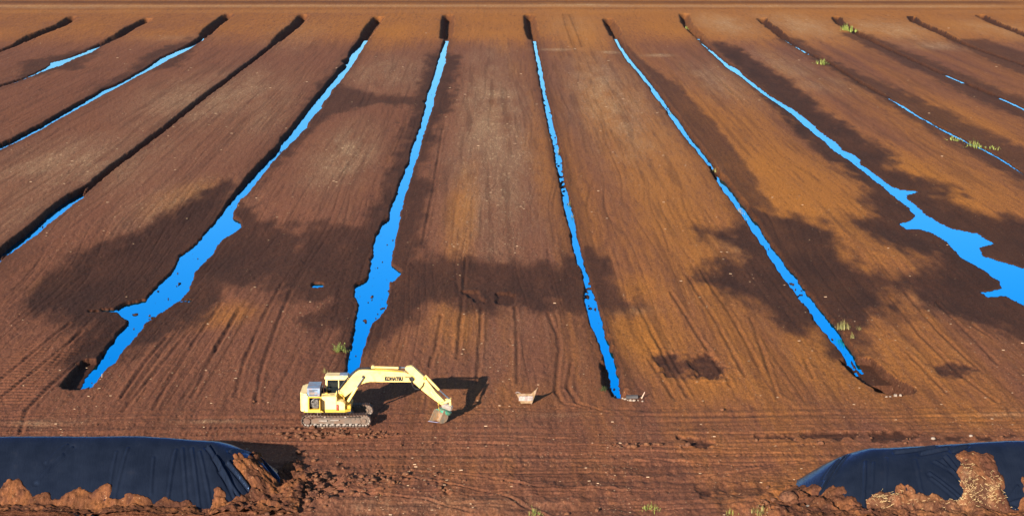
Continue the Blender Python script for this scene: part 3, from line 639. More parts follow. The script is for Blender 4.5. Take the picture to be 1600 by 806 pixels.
for (x, y), zz, w_, p_ in zip(P, Z, we, pa):
    if random.random() > (.05 + .5 * sstep(.5, .75, float(fbm(np.array([x * .3]), np.array([y * .06]), 81)[0])) + 1.3 * p_) * (1 - .75 * w_): continue
    k = 1 + max(0, y - 130) / 220
    big = random.random() ** 7
    it.append(((x, y, zz + .01), random.uniform(-.6, .6) + (math.pi if random.random() < .5 else 0), (.04 + .16 * big) * k, (.02 + .05 * big) * k, .015 + .03 * big, 0))
props(strips(it, M_CHIP, 'wood_chips'), kind='stuff')

# ------------------------------------------------------------------ excavator
EX = empty('excavator', (-9.88, 122.46, 0.0)); props(EX, 'yellow crawler excavator parked on the track with its boom stretched to the right', 'excavator')
SPLIT = {'boom_pin', 'arm_pin', 'boom_hose', 'oil_pipe', 'looped_hose', 'coupler_hose', 'control_levers', 'handrail', 'exhaust_pipe', 'bucket_lug', 'boom_bracket', 'panel_trim', 'engine', 'engine_bay', 'track_guard', 'bucket_linkage', 'cab', 'carrier_roller', 'operator_seat', 'idler', 'undercarriage', 'track_frame'}
REST = {'cab': 'cab_pillar', 'engine_bay': 'bay_frame'}
def P(name, mb, m, parent=EX, smooth=False, angle=None):
    if name not in SPLIT: return mb.build(name, m, parent, smooth, angle)
    bm = mb.bm; bm.verts.index_update(); left = set(bm.verts); isl = []
    while left:
        st_ = [left.pop()]; cur = set(st_)
        while st_:
            for e in st_.pop().link_edges:
                for v in e.verts:
                    if v in left: left.discard(v); cur.add(v); st_.append(v)
        isl.append(cur)
    isl.sort(key=lambda q: (-max(v.co.y for v in q) + min(v.co.y for v in q)) if name == 'cab' else min(v.index for v in q))
    first = None
    for q in isl:
        nb = MB(); mp = {v: nb.bm.verts.new(v.co) for v in q}
        for f in {f for v in q for f in v.link_faces}: nb.bm.faces.new([mp[v] for v in f.verts])
        o = nb.build(name if first is None else REST.get(name, name), m, (first if first is not None and name in REST else parent), smooth, angle)
        first = first or o
    bm.free(); return first
def loop_path(n):
    """closed path of the crawler: x, z, angle"""
    r, xr, xf, zc_ = .36, -1.78, 1.78, .42
    L = [xf - xr, math.pi * r, xf - xr, math.pi * r]; T = sum(L); out = []
    for k in range(n):
        s = T * k / n
        if s < L[0]: out.append((xf - s, zc_ + r - .05 * math.sin(math.pi * s / L[0]), math.pi))
        elif s < L[0] + L[1]:
            a = math.pi / 2 + (s - L[0]) / r; out.append((xr + r * math.cos(a), zc_ + r * math.sin(a), a + math.pi / 2))
        elif s < L[0] + L[1] + L[2]: out.append((xr + s - L[0] - L[1], zc_ - r, 0.0))
        else:
            a = -math.pi / 2 + (s - L[0] - L[1] - L[2]) / r; out.append((xf + r * math.cos(a), zc_ + r * math.sin(a), a + math.pi / 2))
    return out
def crawler(yc):
    side = -1 if yc < 0 else 1
    fr = MB(); ya, yb = yc - .20, yc + .20
    fr.prism([(-1.55, .22), (1.5, .22), (1.62, .34), (1.5, .60), (.4, .64), (-1.2, .62), (-1.55, .50)], ya, yb, .03)
    fr.prism([(-1.3, .52), (1.25, .52), (1.2, .62), (-1.25, .62)], yc - .27, yc + .27, .02)
    tr = P('crawler_track', fr, M_FRAME)
    sh = MB(); N_ = 46
    for x, z, a in loop_path(N_):
        rot = Matrix.Rotation(-a, 3, 'Y'); pv = (x, yc, z)
        sh.box(x - .085, x + .085, yc - .30, yc + .30, z - .035, z + .005, 0, rot, pv)
        sh.box(x + .045, x + .07, yc - .30, yc + .30, z - .075, z - .03, 0, rot, pv)
        sh.box(x - .03, x - .01, yc - .30, yc + .30, z - .06, z - .03, 0, rot, pv)
    props(P('track_shoes', sh, M_SHOE, tr), kind='stuff')
    ln = MB()
    for x, z, a in loop_path(46):
        ln.box(x - .07, x + .07, yc - .11, yc - .05, z, z + .075, 0, Matrix.Rotation(-a, 3, 'Y'), (x, yc, z)); ln.box(x - .07, x + .07, yc + .05, yc + .11, z, z + .075, 0, Matrix.Rotation(-a, 3, 'Y'), (x, yc, z))
    props(P('track_chain', ln, M_STEEL, tr), kind='stuff')
    sp = MB(); sp.cyl_y(-1.78, .42, .27, yc - .10, yc + .10, 18); sp.cyl_y(-1.78, .42, .19, yc - .26, yc + .26, 18)
    for k in range(12):
        a = 2 * math.pi * k / 12; sp.box(-1.78 + .27 * math.cos(a) - .04, -1.78 + .27 * math.cos(a) + .04, yc - .05, yc + .05, .42 + .27 * math.sin(a) - .04, .42 + .27 * math.sin(a) + .04, 0, Matrix.Rotation(-a, 3, 'Y'))
    P('sprocket', sp, M_SHOE, tr)
    idl = MB(); idl.cyl_y(1.78, .42, .29, yc - .14, yc + .14, 24); idl.cyl_y(1.78, .42, .14, yc - .24, yc + .24, 16); P('idler', idl, M_FRAME, tr)
    for k in range(8):
        ro = MB(); ro.cyl_y(0, 0, .085, yc - .20, yc + .20, 12); ro.cyl_y(0, 0, .045, yc - .25, yc + .25, 10)
        o = ro.build('track_roller', M_STEEL, tr) if k == 0 else None
        if k == 0: r0 = o
        else: ro.bm.free(); o = r0.copy(); COL.objects.link(o); o.parent = tr
        o.location = (-1.30 + k * .37, 0, .185)
    for xx in (-.7, .6):
        cr = MB(); cr.cyl_y(xx, .66, .06, yc - .18, yc + .18, 12); P('carrier_roller', cr, M_STEEL, tr)
    gd = MB(); gd.box(-1.05, -.55, yc + side * .28, yc + side * .31, .42, .50, .01); gd.box(-.35, .2, yc + side * .28, yc + side * .31, .46, .52, .01); P('track_guard', gd, M_STEEL, tr)
crawler(-1.2); crawler(1.2)
b = MB(); b.prism([(-1.0, .38), (1.0, .38), (.7, .75), (-.7, .75)], -1.0, 1.0, .03); b.tube([(0, 0, .7), (0, 0, .98)], .62, 28); P('undercarriage', b, M_STEEL)
b = MB(); b.prismz([(-2.0, -1.33), (.56, -1.33), (.92, -1.1), (.92, 1.3), (.80, 1.36), (-2.0, 1.36)], .96, 1.10, .015); deck = P('swing_platform', b, M_YELD)
# counterweight: rounded in plan
pl = []
for k in range(9):
    a = math.pi + k * math.pi / 16; pl.append((-1.80 + .45 * math.cos(a), -.90 + .45 * math.sin(a)))
pl = [(-1.74, 1.35)] + [(-1.80 + .45 * math.cos(math.pi - k * math.pi / 16), .90 + .45 * math.sin(math.pi - k * math.pi / 16)) for k in range(8, -1, -1)][0:0] + [(-1.80 + .45 * math.cos(a), .90 + .45 * math.sin(a)) for a in [math.pi / 2 + j * math.pi / 16 for j in range(9)]] + pl + [(-1.74, -1.35)]
b = MB(); b.prismz(pl, 1.0, 2.14, .09); P('counterweight', b, M_CREAM, smooth=True, angle=50)
# engine bay with its frame
b = MB()
b.box(-1.74, -1.66, -1.34, -1.26, 1.08, 1.98, .01); b.box(-.98, -.90, -1.34, -1.26, 1.08, 1.98, .01); b.box(-1.66, -.98, -1.34, -1.28, 1.90, 1.98, .008); b.box(-1.66, -.98, -1.34, -1.28, 1.08, 1.15, .008)
bay = P('engine_bay', b, M_YELD)
b = MB(); b.box(-1.66, -.98, -.80, .60, 1.12, 1.92); P('bay_lining', b, M_DARK, bay)
b = MB(); b.box(-1.5, -1.1, -1.16, -.80, 1.18, 1.55, .04); b.cyl_y(-1.22, 1.62, .13, -1.18, -.8, 14); b.tube([(-1.55, -1.1, 1.3), (-1.52, -1.15, 1.65), (-1.3, -1.1, 1.82), (-1.08, -1.05, 1.75)], .05, 8); b.tube([(-1.6, -1.1, 1.55), (-1.3, -1.2, 1.42), (-1.02, -1.1, 1.5)], .03, 8); b.blob((-1.36, -1.17, 1.66), .09, 3, 1); P('engine', b, M_ENG, bay, True, 40)
b = MB(); b.prismz([(-.97, -1.34), (-.925, -1.34), (-.925, -1.95), (-.97, -1.95)], 1.12, 1.90, 0.01); dr = P('engine_door', b, M_YELD, EX); props(dr, 'engine bay door swung open towards the camera')
# sloping hood over the engine
b = MB(); b.prismx([(-1.26, 1.985), (-1.02, 2.44), (-.2, 2.50), (.55, 2.46), (.62, 1.985)], -1.80, -1.0); hd = P('engine_hood', b, M_HOOD)
for k in range(5):
    t = .16 + k * .14
    c0 = Vector((0, -1.26 + t * .24, 1.985 + t * .455)); lv = MB(); lv.box(-1.66, -1.34 if k % 2 else -1.14, c0.y - .02, c0.y + .01, c0.z - .014, c0.z + .022, 0); P('hood_louvre', lv, M_RUSTB if k in (1, 2) else M_DARK, hd)
b = MB(); b.tube([(-.86, -.55, 2.0), (-.86, -.55, 2.42), (-.80, -.55, 2.50)], .06, 10); b.tube([(-.74, -.2, 2.0), (-.74, -.2, 2.25)], .09, 10); P('exhaust_pipe', b, M_DARK, smooth=True, angle=50)
# side panel, tank, tool box
b = MB(); b.box(-.90, .06, -1.345, -.42, 1.10, 1.985, .03); pnl = P('fuel_tank', b, M_CREAM, smooth=True, angle=40)
b = MB(); b.box(-.90, .07, -1.37, -1.35, 1.08, 1.16, .005); b.box(-.895, -.87, -1.37, -1.35, 1.16, 1.96, .005); P('panel_trim', b, M_YELD, pnl)
b = MB(); b.tube([(-.6, -.8, 1.98), (-.6, -.8, 2.10)], .07, 12); P('filler_cap', b, M_YELD, pnl)
hr = MB(); hr.tube([(-.85, -1.28, 1.98), (-.85, -1.28, 2.14), (-.35, -1.28, 2.14), (-.35, -1.28, 1.98)], .016, 6); hr.tube([(.02, -1.28, 1.98), (.02, -1.28, 2.18), (.02, -.6, 2.18), (.02, -.6, 1.98)], .016, 6); P('handrail', hr, M_YEL)
b = MB(); b.prism([(.07, 1.10), (.58, 1.10), (.58, 1.48), (.50, 1.60), (.30, 1.66), (.07, 1.66)], -1.345, -.62, .03); P('tool_box', b, M_CREAM, smooth=True, angle=40)
b = MB(); b.tube([(.11, -1.42, 1.12), (.11, -1.42, 1.46), (.11, -1.42, 1.50)], [.065, .065, .03], 12); P('fire_extinguisher', b, M_RED, smooth=True, angle=50)
b = MB(); b.box(.62, .92, -1.0, -.55, 1.10, 1.30, .02); P('front_step', b, M_YELD)
# cab
cb = MB()
cb.box(-.78, .80, .36, 1.34, 1.10, 1.62, .03)
for xx, x2 in ((-.78, -.74), (.06, .10)): pass
cb.prism([(-.78, 1.60), (-.66, 1.60), (-.64, 2.62), (-.76, 2.62)], .36, .42); cb.prism([(-.78, 1.60), (-.66, 1.60), (-.64, 2.62), (-.76, 2.62)], 1.28, 1.34)
cb.prism([(.80, 1.60), (.72, 1.60), (.62, 2.62), (.72, 2.62)], .36, .42); cb.prism([(.80, 1.60), (.72, 1.60), (.62, 2.62), (.72, 2.62)], 1.28, 1.34)
cb.box(.05, .10, .365, .41, 1.60, 2.64)
cab = P('cab', cb, M_CREAM, smooth=True, angle=35)
b = MB(); b.box(-.82, .74, .33, 1.37, 2.60, 2.86, .07); P('cab_roof', b, M_CREAM, cab, True, 40)
b = MB(); b.box(.12, .66, .50, 1.20, 2.862, 2.90, .015); P('roof_hatch', b, M_HOOD, cab)
for q, (x0, x1, y0, y1) in {'rear': (-.66, .05, .375, .385), 'front': (.10, .72, .375, .385)}.items():
    b = MB(); xa = .62 if q == 'front' else x1
    b.prism([(x0, 1.62), (x1 if q == 'rear' else .72, 1.62), (xa, 2.61), (x0 + (.01 if q == 'front' else .02), 2.61)], y0, y1); P('side_window', b, M_GLASS, cab)
b = MB(); b.prism([(-.665, 1.62), (.71, 1.62), (.62, 2.61), (-.645, 2.61)], 1.30, 1.31); P('door_window', b, M_GLASS, cab)
b = MB(); b.prism([(.755, 1.30), (.775, 1.30), (.665, 2.60), (.645, 2.60)], .43, 1.27); P('windscreen', b, M_GLASS, cab)
b = MB(); b.prism([(-.735, 1.64), (-.725, 1.64), (-.70, 2.60), (-.71, 2.60)], .43, 1.27); P('rear_window', b, M_GLASS, cab)
b = MB(); b.box(-.45, .05, .62, 1.08, 1.62, 1.78, .05); b.box(-.55, -.42, .62, 1.08, 1.70, 2.35, .05); b.box(-.53, -.44, .72, .98, 2.35, 2.55, .03); P('operator_seat', b, M_SEAT, cab, True, 40)
b = MB(); b.tube([(.3, .6, 1.62), (.25, .6, 1.95)], .025, 6); b.tube([(.3, 1.05, 1.62), (.25, 1.05, 1.95)], .025, 6); b.box(.42, .60, .55, 1.1, 1.62, 1.85, .03); P('control_levers', b, M_STEEL, cab)
b = MB(); b.blob((-.52, .34, 2.02), .11, 1, 2, (1, .6, 1), 0); P('mirror', b, M_STEEL, cab, True)
# boom
YB = .27
top_b = [(.09, 1.92), (.36, 2.28), (.65, 2.62), (.93, 2.97), (1.21, 3.25), (1.40, 3.37), (1.62, 3.43), (2.3, 3.40), (3.26, 3.33), (4.30, 3.25), (4.62, 3.12), (4.86, 2.90)]
bot_b = [(4.90, 2.74), (4.69, 2.62), (3.25, 2.64), (2.1, 2.66), (1.88, 2.64), (1.62, 2.55), (1.47, 2.46), (.91, 1.98), (.43, 1.60), (.20, 1.56), (.05, 1.70)]
b = MB(); b.prism(top_b + bot_b, -YB, YB, .025); boom = P('boom', b, M_YEL, smooth=True, angle=30)
b = MB(); b.prism([(2.2, 3.36), (4.1, 3.20), (4.1, 3.28), (2.2, 3.44)], -.12, .12); P('boom_top_plate', b, M_YELD, boom)
b = MB()
for s_ in (-1, 1): b.cyl_y(1.70, 2.98, .10, s_ * .27, s_ * .36, 16)
b.cyl_y(.20, 1.72, .16, -.40, .40, 18); b.cyl_y(4.74, 2.84, .15, -.33, .33, 18); P('boom_pin', b, M_DARK, boom)
b = MB()
for s_ in (-1, 1): b.prism([(-.12, 1.08), (.60, 1.08), (.50, 1.62), (.28, 1.92), (.08, 1.88)], s_ * .40 - .04, s_ * .40 + .04, .01)
b.prism([(.50, 1.08), (.85, 1.08), (.80, 1.36), (.56, 1.40)], -.52, .52, .02); P('boom_bracket', b, M_YELD)
for s_ in (-1, 1):
    y_ = s_ * .44
    b = MB(); b.tube([(.66, y_, 1.31), (1.28, y_, 2.34)], .095, 14); b.tube([(1.22, y_, 2.24), (1.30, y_, 2.37)], .11, 14); bc = P('boom_cylinder', b, M_YEL, smooth=True, angle=50)
    b = MB(); b.tube([(1.28, y_, 2.34), (1.70, y_, 2.98)], .05, 12); P('cylinder_rod', b, M_CHROME, bc, True, 50)
    b = MB(); b.cyl_y(.66, 1.31, .11, y_ - .07, y_ + .07, 14); P('cylinder_eye', b, M_YELD, bc, True, 50)
# hoses along the boom foot
b = MB()
for q in range(4):
    y_ = -.15 + q * .09
    b.tube([(.02, y_, 1.75 + .05 * q), (.05, y_ - .05, 2.05), (.43, y_, 2.57), (.93, y_, 3.12), (1.35, y_, 3.45), (1.9, y_, 3.48), (2.4, y_, 3.45)], .032, 6)
P('boom_hose', b, M_DARK, boom, True)
b = MB()
for q in range(3): b.tube([(2.3, -.2 + .06 * q, 3.43), (3.3, -.2 + .06 * q, 3.36), (4.2, -.2 + .06 * q, 3.28)], .018, 6)
P('oil_pipe', b, M_YELD, boom, True)
b = MB()
for y_ in (-.31, -.34): b.tube([(4.35, y_, 2.98), (4.58, y_ - .06, 2.98), (4.72, y_ - .08, 2.72), (4.80, y_ - .08, 2.42), (4.98, y_ - .08, 2.24 + (y_ + .3)), (5.25, y_ - .06, 2.22), (5.45, y_, 2.42), (5.52, y_ + .05, 2.62)], .024, 6)
P('looped_hose', b, M_DARK, boom, True)
# lettering painted on the near side of the boom
cu = bpy.data.curves.new('lettering', 'FONT'); cu.body = 'KOMATSU'; cu.size = .30; cu.offset = .034; cu.extrude = .003; cu.space_character = 1.12; cu.resolution_u = 3
to = bpy.data.objects.new('lettering_curve', cu); COL.objects.link(to); dg = bpy.context.evaluated_depsgraph_get()
lm = bpy.data.meshes.new_from_object(to.evaluated_get(dg)); bpy.data.objects.remove(to); lm.name = 'lettering'; lm.materials.append(M_LETTER)
lo = link_mesh('lettering', lm, boom); w_ = max(v.co.x for v in lm.vertices); k_ = 1.16 / w_
lo.scale = (k_, 1, 1); lo.location = (3.05, -YB - .008, 2.755); lo.rotation_euler = (math.pi / 2, R(.6), 0)
# arm
arm_p = [(4.33, 3.50), (4.45, 3.60), (4.70, 3.63), (4.85, 3.58), (4.99, 3.45), (5.28, 3.18), (5.56, 2.90), (6.26, 1.92), (6.80, 1.36), (6.78, 1.16), (6.62, 1.10), (5.98, 1.58), (5.30, 2.15), (4.98, 2.46), (4.66, 2.72), (4.58, 2.88), (4.62, 3.05), (4.58, 3.24), (4.36, 3.38)]
b = MB(); b.prism(arm_p, -.19, .19, .02); arm = P('arm', b, M_YEL, smooth=True, angle=30)
b = MB(); b.cyl_y(4.74, 2.84, .19, -.24, .24, 18); b.cyl_y(6.69, 1.23, .10, -.24, .24, 14); b.cyl_y(5.56, 2.84, .10, -.22, .22, 14); P('arm_pin', b, M_YELD, arm)
b = MB(); b.prism([(5.9, 1.98), (6.32, 1.42), (6.36, 1.46), (5.98, 2.04)], -.215, -.19); P('arm_side_plate', b, M_CREAM, arm)
b = MB(); b.tube([(2.30, 0, 3.54), (3.92, 0, 3.48)], .072, 14); b.cyl_y(2.30, 3.54, .12, -.10, .10, 12); ac = P('arm_cylinder', b, M_YEL, smooth=True, angle=50)
b = MB(); b.tube([(3.90, 0, 3.50), (4.05, 0, 3.495)], .10, 14); P('cylinder_gland', b, M_DARK, ac)
b = MB(); b.tube([(4.0, 0, 3.497), (4.42, 0, 3.50)], .05, 12); P('cylinder_rod', b, M_CHROME, ac, True, 50)
b = MB(); b.tube([(5.60, 0, 2.98), (6.46, 0, 2.04)], .082, 14); kc = P('bucket_cylinder', b, M_YEL, smooth=True, angle=50)
b = MB(); b.tube([(6.44, 0, 2.06), (7.12, 0, 1.42)], .048, 12); P('cylinder_rod', b, M_CHROME, kc, True, 50)
b = MB()
for s_ in (-1, 1): b.prism([(6.50, 1.20), (6.62, 1.16), (7.20, 1.34), (7.24, 1.46), (7.10, 1.48)], s_ * .25 - .03, s_ * .25 + .03, .008)
b.prism([(7.08, 1.46), (7.22, 1.46), (7.24, .92), (7.12, .90)], -.14, .14, .015); b.cyl_y(7.16, 1.40, .07, -.30, .30, 12); P('bucket_linkage', b, M_YEL)
b = MB(); b.tube([(6.52, -.1, 1.55), (6.44, -.22, 1.2), (6.44, -.24, .92), (6.52, -.2, .72)], .022, 6); b.tube([(6.56, .1, 1.5), (6.40, .1, 1.1), (6.46, .05, .74)], .022, 6); P('coupler_hose', b, M_YELD, EX, True)
# tilting coupler
rt = Matrix.Rotation(R(22), 3, 'Y')
b = MB(); b.box(6.62, 7.32, -.24, .24, .80, 1.14, .06, rt, (6.97, 0, .97)); b.cyl_y(7.18, .96, .08, -.3, .3, 12); cp_ = P('coupler', b, M_STEEL, smooth=True, angle=40)
b = MB(); b.tube([Vector((6.86, 0, .62)) + rt @ Vector((0, 0, -.12)), Vector((6.86, 0, .62)) + rt @ Vector((0, 0, -.06)), Vector((6.86, 0, .62)) + rt @ Vector((0, 0, .10)), Vector((6.86, 0, .62)) + rt @ Vector((0, 0, .16))], [.30, .40, .40, .28], 24); P('rotator', b, M_GREEN, cp_, True, 40)
# digging bucket: curved shell between two cheeks, opened to the left towards the camera
def bucket_shell(prof, w, th, taper=0.0):
    b = MB(); k = len(prof); rows = []
    for (x, z), (xo, zo) in prof:
        rows.append([b.bm.verts.new((p[0], s_ * (w / 2), p[1])) for p in ((x, z), (xo, zo)) for s_ in (-1, 1)])
    for a, c in zip(rows, rows[1:]):
        b.bm.faces.new((a[0], a[1], c[1], c[0])); b.bm.faces.new((a[2], c[2], c[3], a[3])); b.bm.faces.new((a[0], c[0], c[2], a[2])); b.bm.faces.new((a[1], a[3], c[3], c[1]))
    b.bm.faces.new((rows[0][0], rows[0][2], rows[0][3], rows[0][1])); b.bm.faces.new((rows[-1][0], rows[-1][1], rows[-1][3], rows[-1][2]))
    return b
prof = [(-.50, .02), (-.25, -.02), (.0, .02), (.22, .14), (.34, .34), (.34, .56), (.24, .74), (.06, .84), (-.12, .86)]
cx_, cz_ = -.05, .42
prof2 = [((x, z), (cx_ + (x - cx_) * 1.07, cz_ + (z - cz_) * 1.07)) for x, z in prof]
BK = bucket_shell(prof2, .98, .03).build('bucket', M_BUCK, EX, True, 40)
BK.scale = (.9, .9, .9); BK.location = (6.46, -.25, -.02); BK.rotation_euler = (R(-6), R(14), R(44))
for s_ in (-1, 1):
    b = MB(); b.prism([(x, z) for x, z in prof] + [(-.30, .46)], s_ * .49 - .018, s_ * .49 + .018); P('cheek_plate', b, M_BUCK, BK)
b = MB(); b.box(-.60, -.46, -.51, .51, -.005, .035); P('cutting_edge', b, M_LILAC, BK)
b = MB(); b.box(-.02, .34, -.20, -.14, .80, 1.06, .01); b.box(-.02, .34, .14, .20, .80, 1.06, .01); b.box(-.16, .30, -.30, .30, .86, .93, .01); P('bucket_lug', b, M_GREEN, BK)

# ------------------------------------------------------------------ spare bucket left on the peat
sx_, sy_ = G(822.5, 631); SB = empty('spare_bucket', (sx_, sy_ + .05, gz(sx_, sy_ + .05) - .02)); props(SB, 'worn rusty orange bucket lying alone on the peat to the right of the excavator', 'bucket')
# back plate faces the camera, wider at the top; the right cheek rises to a point
bp = MB(); v = bp.bm.verts
th = .03
row = [(-.30, .31, .00, .02), (-.40, .40, .0, .22), (-.54, .50, .10, .52), (-.60, .56, .22, .66)]
A = [[v.new((x0, y, z)), v.new((x1, y, z))] for x0, x1, y, z in row]; B = [[v.new((x0, y + th, z)), v.new((x1, y + th, z))] for x0, x1, y, z in row]
for k in range(3):
    bp.bm.faces.new((A[k][0], A[k][1], A[k + 1][1], A[k + 1][0])); bp.bm.faces.new((B[k][0], B[k + 1][0], B[k + 1][1], B[k][1]))
    for e in (0, 1): bp.bm.faces.new((A[k][e], B[k][e], B[k + 1][e], A[k + 1][e]))
bp.bm.faces.new((A[0][0], B[0][0], B[0][1], A[0][1])); bp.bm.faces.new((A[3][0], A[3][1], B[3][1], B[3][0])); P('back_plate', bp, M_RUSTB, SB)
b = MB(); b.prismx([(-.035, .24), (-.035, .28), (.055, .52), (.09, .54), (.03, .24)], -.50, .42); o = P('wear_band', b, M_GREYB, SB)
b = MB(); b.prism([(-.30, .0), (.31, .0), (.34, .06), (-.33, .06)], .0, .9, .0); P('bucket_floor', b, M_RUSTB, SB)
def cheek(pts, nx):
    m_ = MB(); a = [m_.bm.verts.new(p) for p in pts]; c = [m_.bm.verts.new((p[0] + nx, p[1], p[2])) for p in pts]; k = len(pts)
    m_.bm.faces.new(a); m_.bm.faces.new(c[::-1])
    for i in range(k): m_.bm.faces.new((a[i], c[i], c[(i + 1) % k], a[(i + 1) % k]))
    return m_
P('side_cheek', cheek([(.315, 0, .0), (.41, .0, .24), (.58, .20, .68), (.72, .34, 1.06), (.70, .62, .80), (.52, .95, .35), (.32, .95, .0)], .03), M_RUSTB, SB)
P('side_cheek', cheek([(-.335, 0, .0), (-.43, .0, .24), (-.62, .18, .62), (-.70, .30, .70), (-.62, .75, .58), (-.40, .95, .2), (-.33, .95, .0)], .03), M_RUSTB, SB)
b = MB(); b.prism([(.02, .50), (.30, .66), (.66, .98), (.70, 1.02), (.60, .66), (.50, .50)], .17, .20); P('torn_plate', b, M_RUSTB, SB)
b = MB(); b.tube([(-.72, .24, .70), (-.60, .22, .78), (-.42, .24, .70), (-.36, .3, .62)], .035, 8); P('lifting_eye', b, M_GREYB, SB, True)

# ------------------------------------------------------------------ plants along the ditches
def tuft(name, px, py, w, h, nb, m, label, cat, lean=.35, dep=None, leafy=0, group=None):
    x, y = G(px, py, -.1); z0 = gz(x, y) - .03
    V, F = [], []; bw_ = max(.012, w * .012) * (1 + max(0, y - 140) / 150)
    def blade(bx, by, ang, L, ln, wd):
        b_ = len(V); d = (math.cos(ang), math.sin(ang)); q = (-d[1] * wd, d[0] * wd)
        for t in (0, .45, .8):
            s_ = ln * t * t; k = 1 - .55 * t
            V.append((bx + d[0] * s_ * L + q[0] * k, by + d[1] * s_ * L + q[1] * k, L * t * (1 - .15 * ln * t))); V.append((bx + d[0] * s_ * L - q[0] * k, by + d[1] * s_ * L - q[1] * k, L * t * (1 - .15 * ln * t)))
        V.append((bx + d[0] * ln * L, by + d[1] * ln * L, L * (1 - .15 * ln)))
        F.extend([(b_, b_ + 1, b_ + 3, b_ + 2), (b_ + 2, b_ + 3, b_ + 5, b_ + 4), (b_ + 4, b_ + 5, b_ + 6, b_ + 6)])
    L_ = []
    for _ in range(nb):
        bx = random.gauss(0, w * .26); by = random.gauss(0, (dep or w) * .26); r_ = 1 - min(.7, (bx / w) ** 2 * 2)
        ang = random.uniform(0, 6.28); L = h * random.uniform(.35, 1.0) * r_; ln = abs(random.gauss(0, lean))
        blade(bx, by, ang, L, ln, bw_ * random.uniform(.6, 1.3)); L_.append((bx, by, ang, L, ln))
    F3 = [f for f in F]
    me = bpy.data.meshes.new(name); me.from_pydata(V, [], [tuple(dict.fromkeys(f)) for f in F3]); me.materials.append(m)
    root = empty(name, (x, y, z0)); props(root, label, cat, group)
    me.name = 'stems'; props(link_mesh('stems', me, root), kind='stuff')
    if not leafy: return root
    LV, LF = [], []
    for bx, by, ang, L, ln in L_:
        for k in range(leafy):
            t = random.uniform(.25, 1); s_ = ln * t * t * L; c = Vector((bx + math.cos(ang) * s_, by + math.sin(ang) * s_, L * t)); a2 = random.uniform(0, 6.28)
            d = Vector((math.cos(a2), math.sin(a2), random.uniform(-.3, .8))).normalized() * h * random.uniform(.10, .2); q = d.cross(Vector((0, 0, 1))).normalized() * d.length * .3
            b_ = len(LV); LV += [c, c + d * .5 + q, c + d, c + d * .5 - q]; LF.append((b_, b_ + 1, b_ + 2, b_ + 3))
    lm_ = bpy.data.meshes.new('leaves'); lm_.from_pydata([tuple(p) for p in LV], [], LF); lm_.materials.append(m); props(link_mesh('leaves', lm_, root), kind='stuff')
    return root
tuft('leafy_shrub', 531, 548, 1.15, .72, 42, M_LEAF, 'lime green leafy shrub on the left bank of the ditch just behind the excavator', 'shrub', .3, None, 9)
tuft('tall_grass', 1317, 511, 1.0, .95, 70, M_DRYG, 'tallest yellow-green grass tuft, on the bank of the ditch right of the dug patches', 'grass', .25)
tuft('grass_tuft', 1331, 526, .35, .6, 18, M_DRYG, 'thin dry tuft just below the tallest yellow-green grass tuft', 'grass', .3)
tuft('grass_tuft', 1342, 513, .55, .45, 16, M_DRYG, 'sparse pale stalks on dark peat, right of the tallest yellow-green grass tuft', 'grass', .5)
tuft('leafy_shrub', 1325, 52, 3.3, 1.6, 60, M_LEAF, 'wide green bush at the far end of a ditch near the top right', 'shrub', .35, 6, 8)
tuft('leafy_shrub', 1284, 101, 2.0, 1.2, 40, M_LEAF, 'small yellow-green bush beside the narrow ditch below the wide green bush', 'shrub', .35, 4, 5)
tuft('tall_grass', 1522, 229, 1.8, .85, 50, M_LEAF, 'green rushes by the narrow water near the right edge', 'rushes', .35, 4, 3)
for k, (px, py, w, h, nb, lab) in enumerate([
  (1490, 219, 2.6, .45, 40, 'low pale grass along the narrow water, left of the green rushes'), (1552, 232, 2.2, .4, 26, 'low dry grass on the dark bank, right of the green rushes'),
  (1117, 263, .7, .8, 22, 'small yellow-green tuft at the dry gap in a ditch'), (1156, 331, .8, .8, 34, 'straw-yellow tuft on the left bank of the ditch below the dry gap'), (1165, 338, .5, .7, 20, 'greenish tuft right at the water edge of the ditch below the dry gap'),
  (889, 314, .45, .9, 20, 'upper tuft of yellow reeds on the right bank of the central ditch'), (894, 333, .45, .8, 20, 'lower tuft of yellow reeds on the right bank of the central ditch'), (873, 234, .5, .8, 12, 'small reeds at the choked stretch of the central ditch'),
  (1072, 46, .9, 1.0, 24, 'green sprig at the far end of a ditch, right of the top centre'), (1047, 173, .6, .6, 16, 'tiny green tuft at the water edge of the ditch right of the central one'), (1553, 40, 1.6, .7, 22, 'tiny green tuft at the far end of the rightmost ditch'),
  (1016, 795, 1.15, .34, 90, 'low bright green grass patch at the bottom centre of the ground'), (836, 804, .9, .45, 40, 'thin upright grass at the bottom edge, left of the bright green patch'), (1188, 806, 1.1, .5, 60, 'dry pale grass at the bottom edge in front of the right heap'), (1140, 806, .6, .4, 24, 'sparse straw stalks at the bottom edge between the green patch and the right heap'),
  (594, 776, .25, .2, 10, 'tiny yellowish weed on the open peat right of the left heap'), (508, 583, .7, .4, 18, 'olive weeds at the ditch edge just behind the cab'),
  (146, 590, .5, .5, 14, 'ochre grass on the near end of the left pool ditch')]):
    tuft('grass_tuft', px, py, w, h, nb, M_LEAF if 'green' in lab and 'yellow-green' not in lab else M_DRYG, lab, 'grass', .4, w * 1.6 if py < 400 else None)
tuft('weed_clump', 942, 613, .5, .45, 30, M_DARKL, 'dark weeds clinging to the wall at the near end of the central ditch', 'weeds', .6, .8, 3)
tuft('weed_clump', 958, 617, .4, .4, 26, M_LEAF, 'green and yellow weeds at the near end of the central ditch', 'weeds', .5, None, 3)
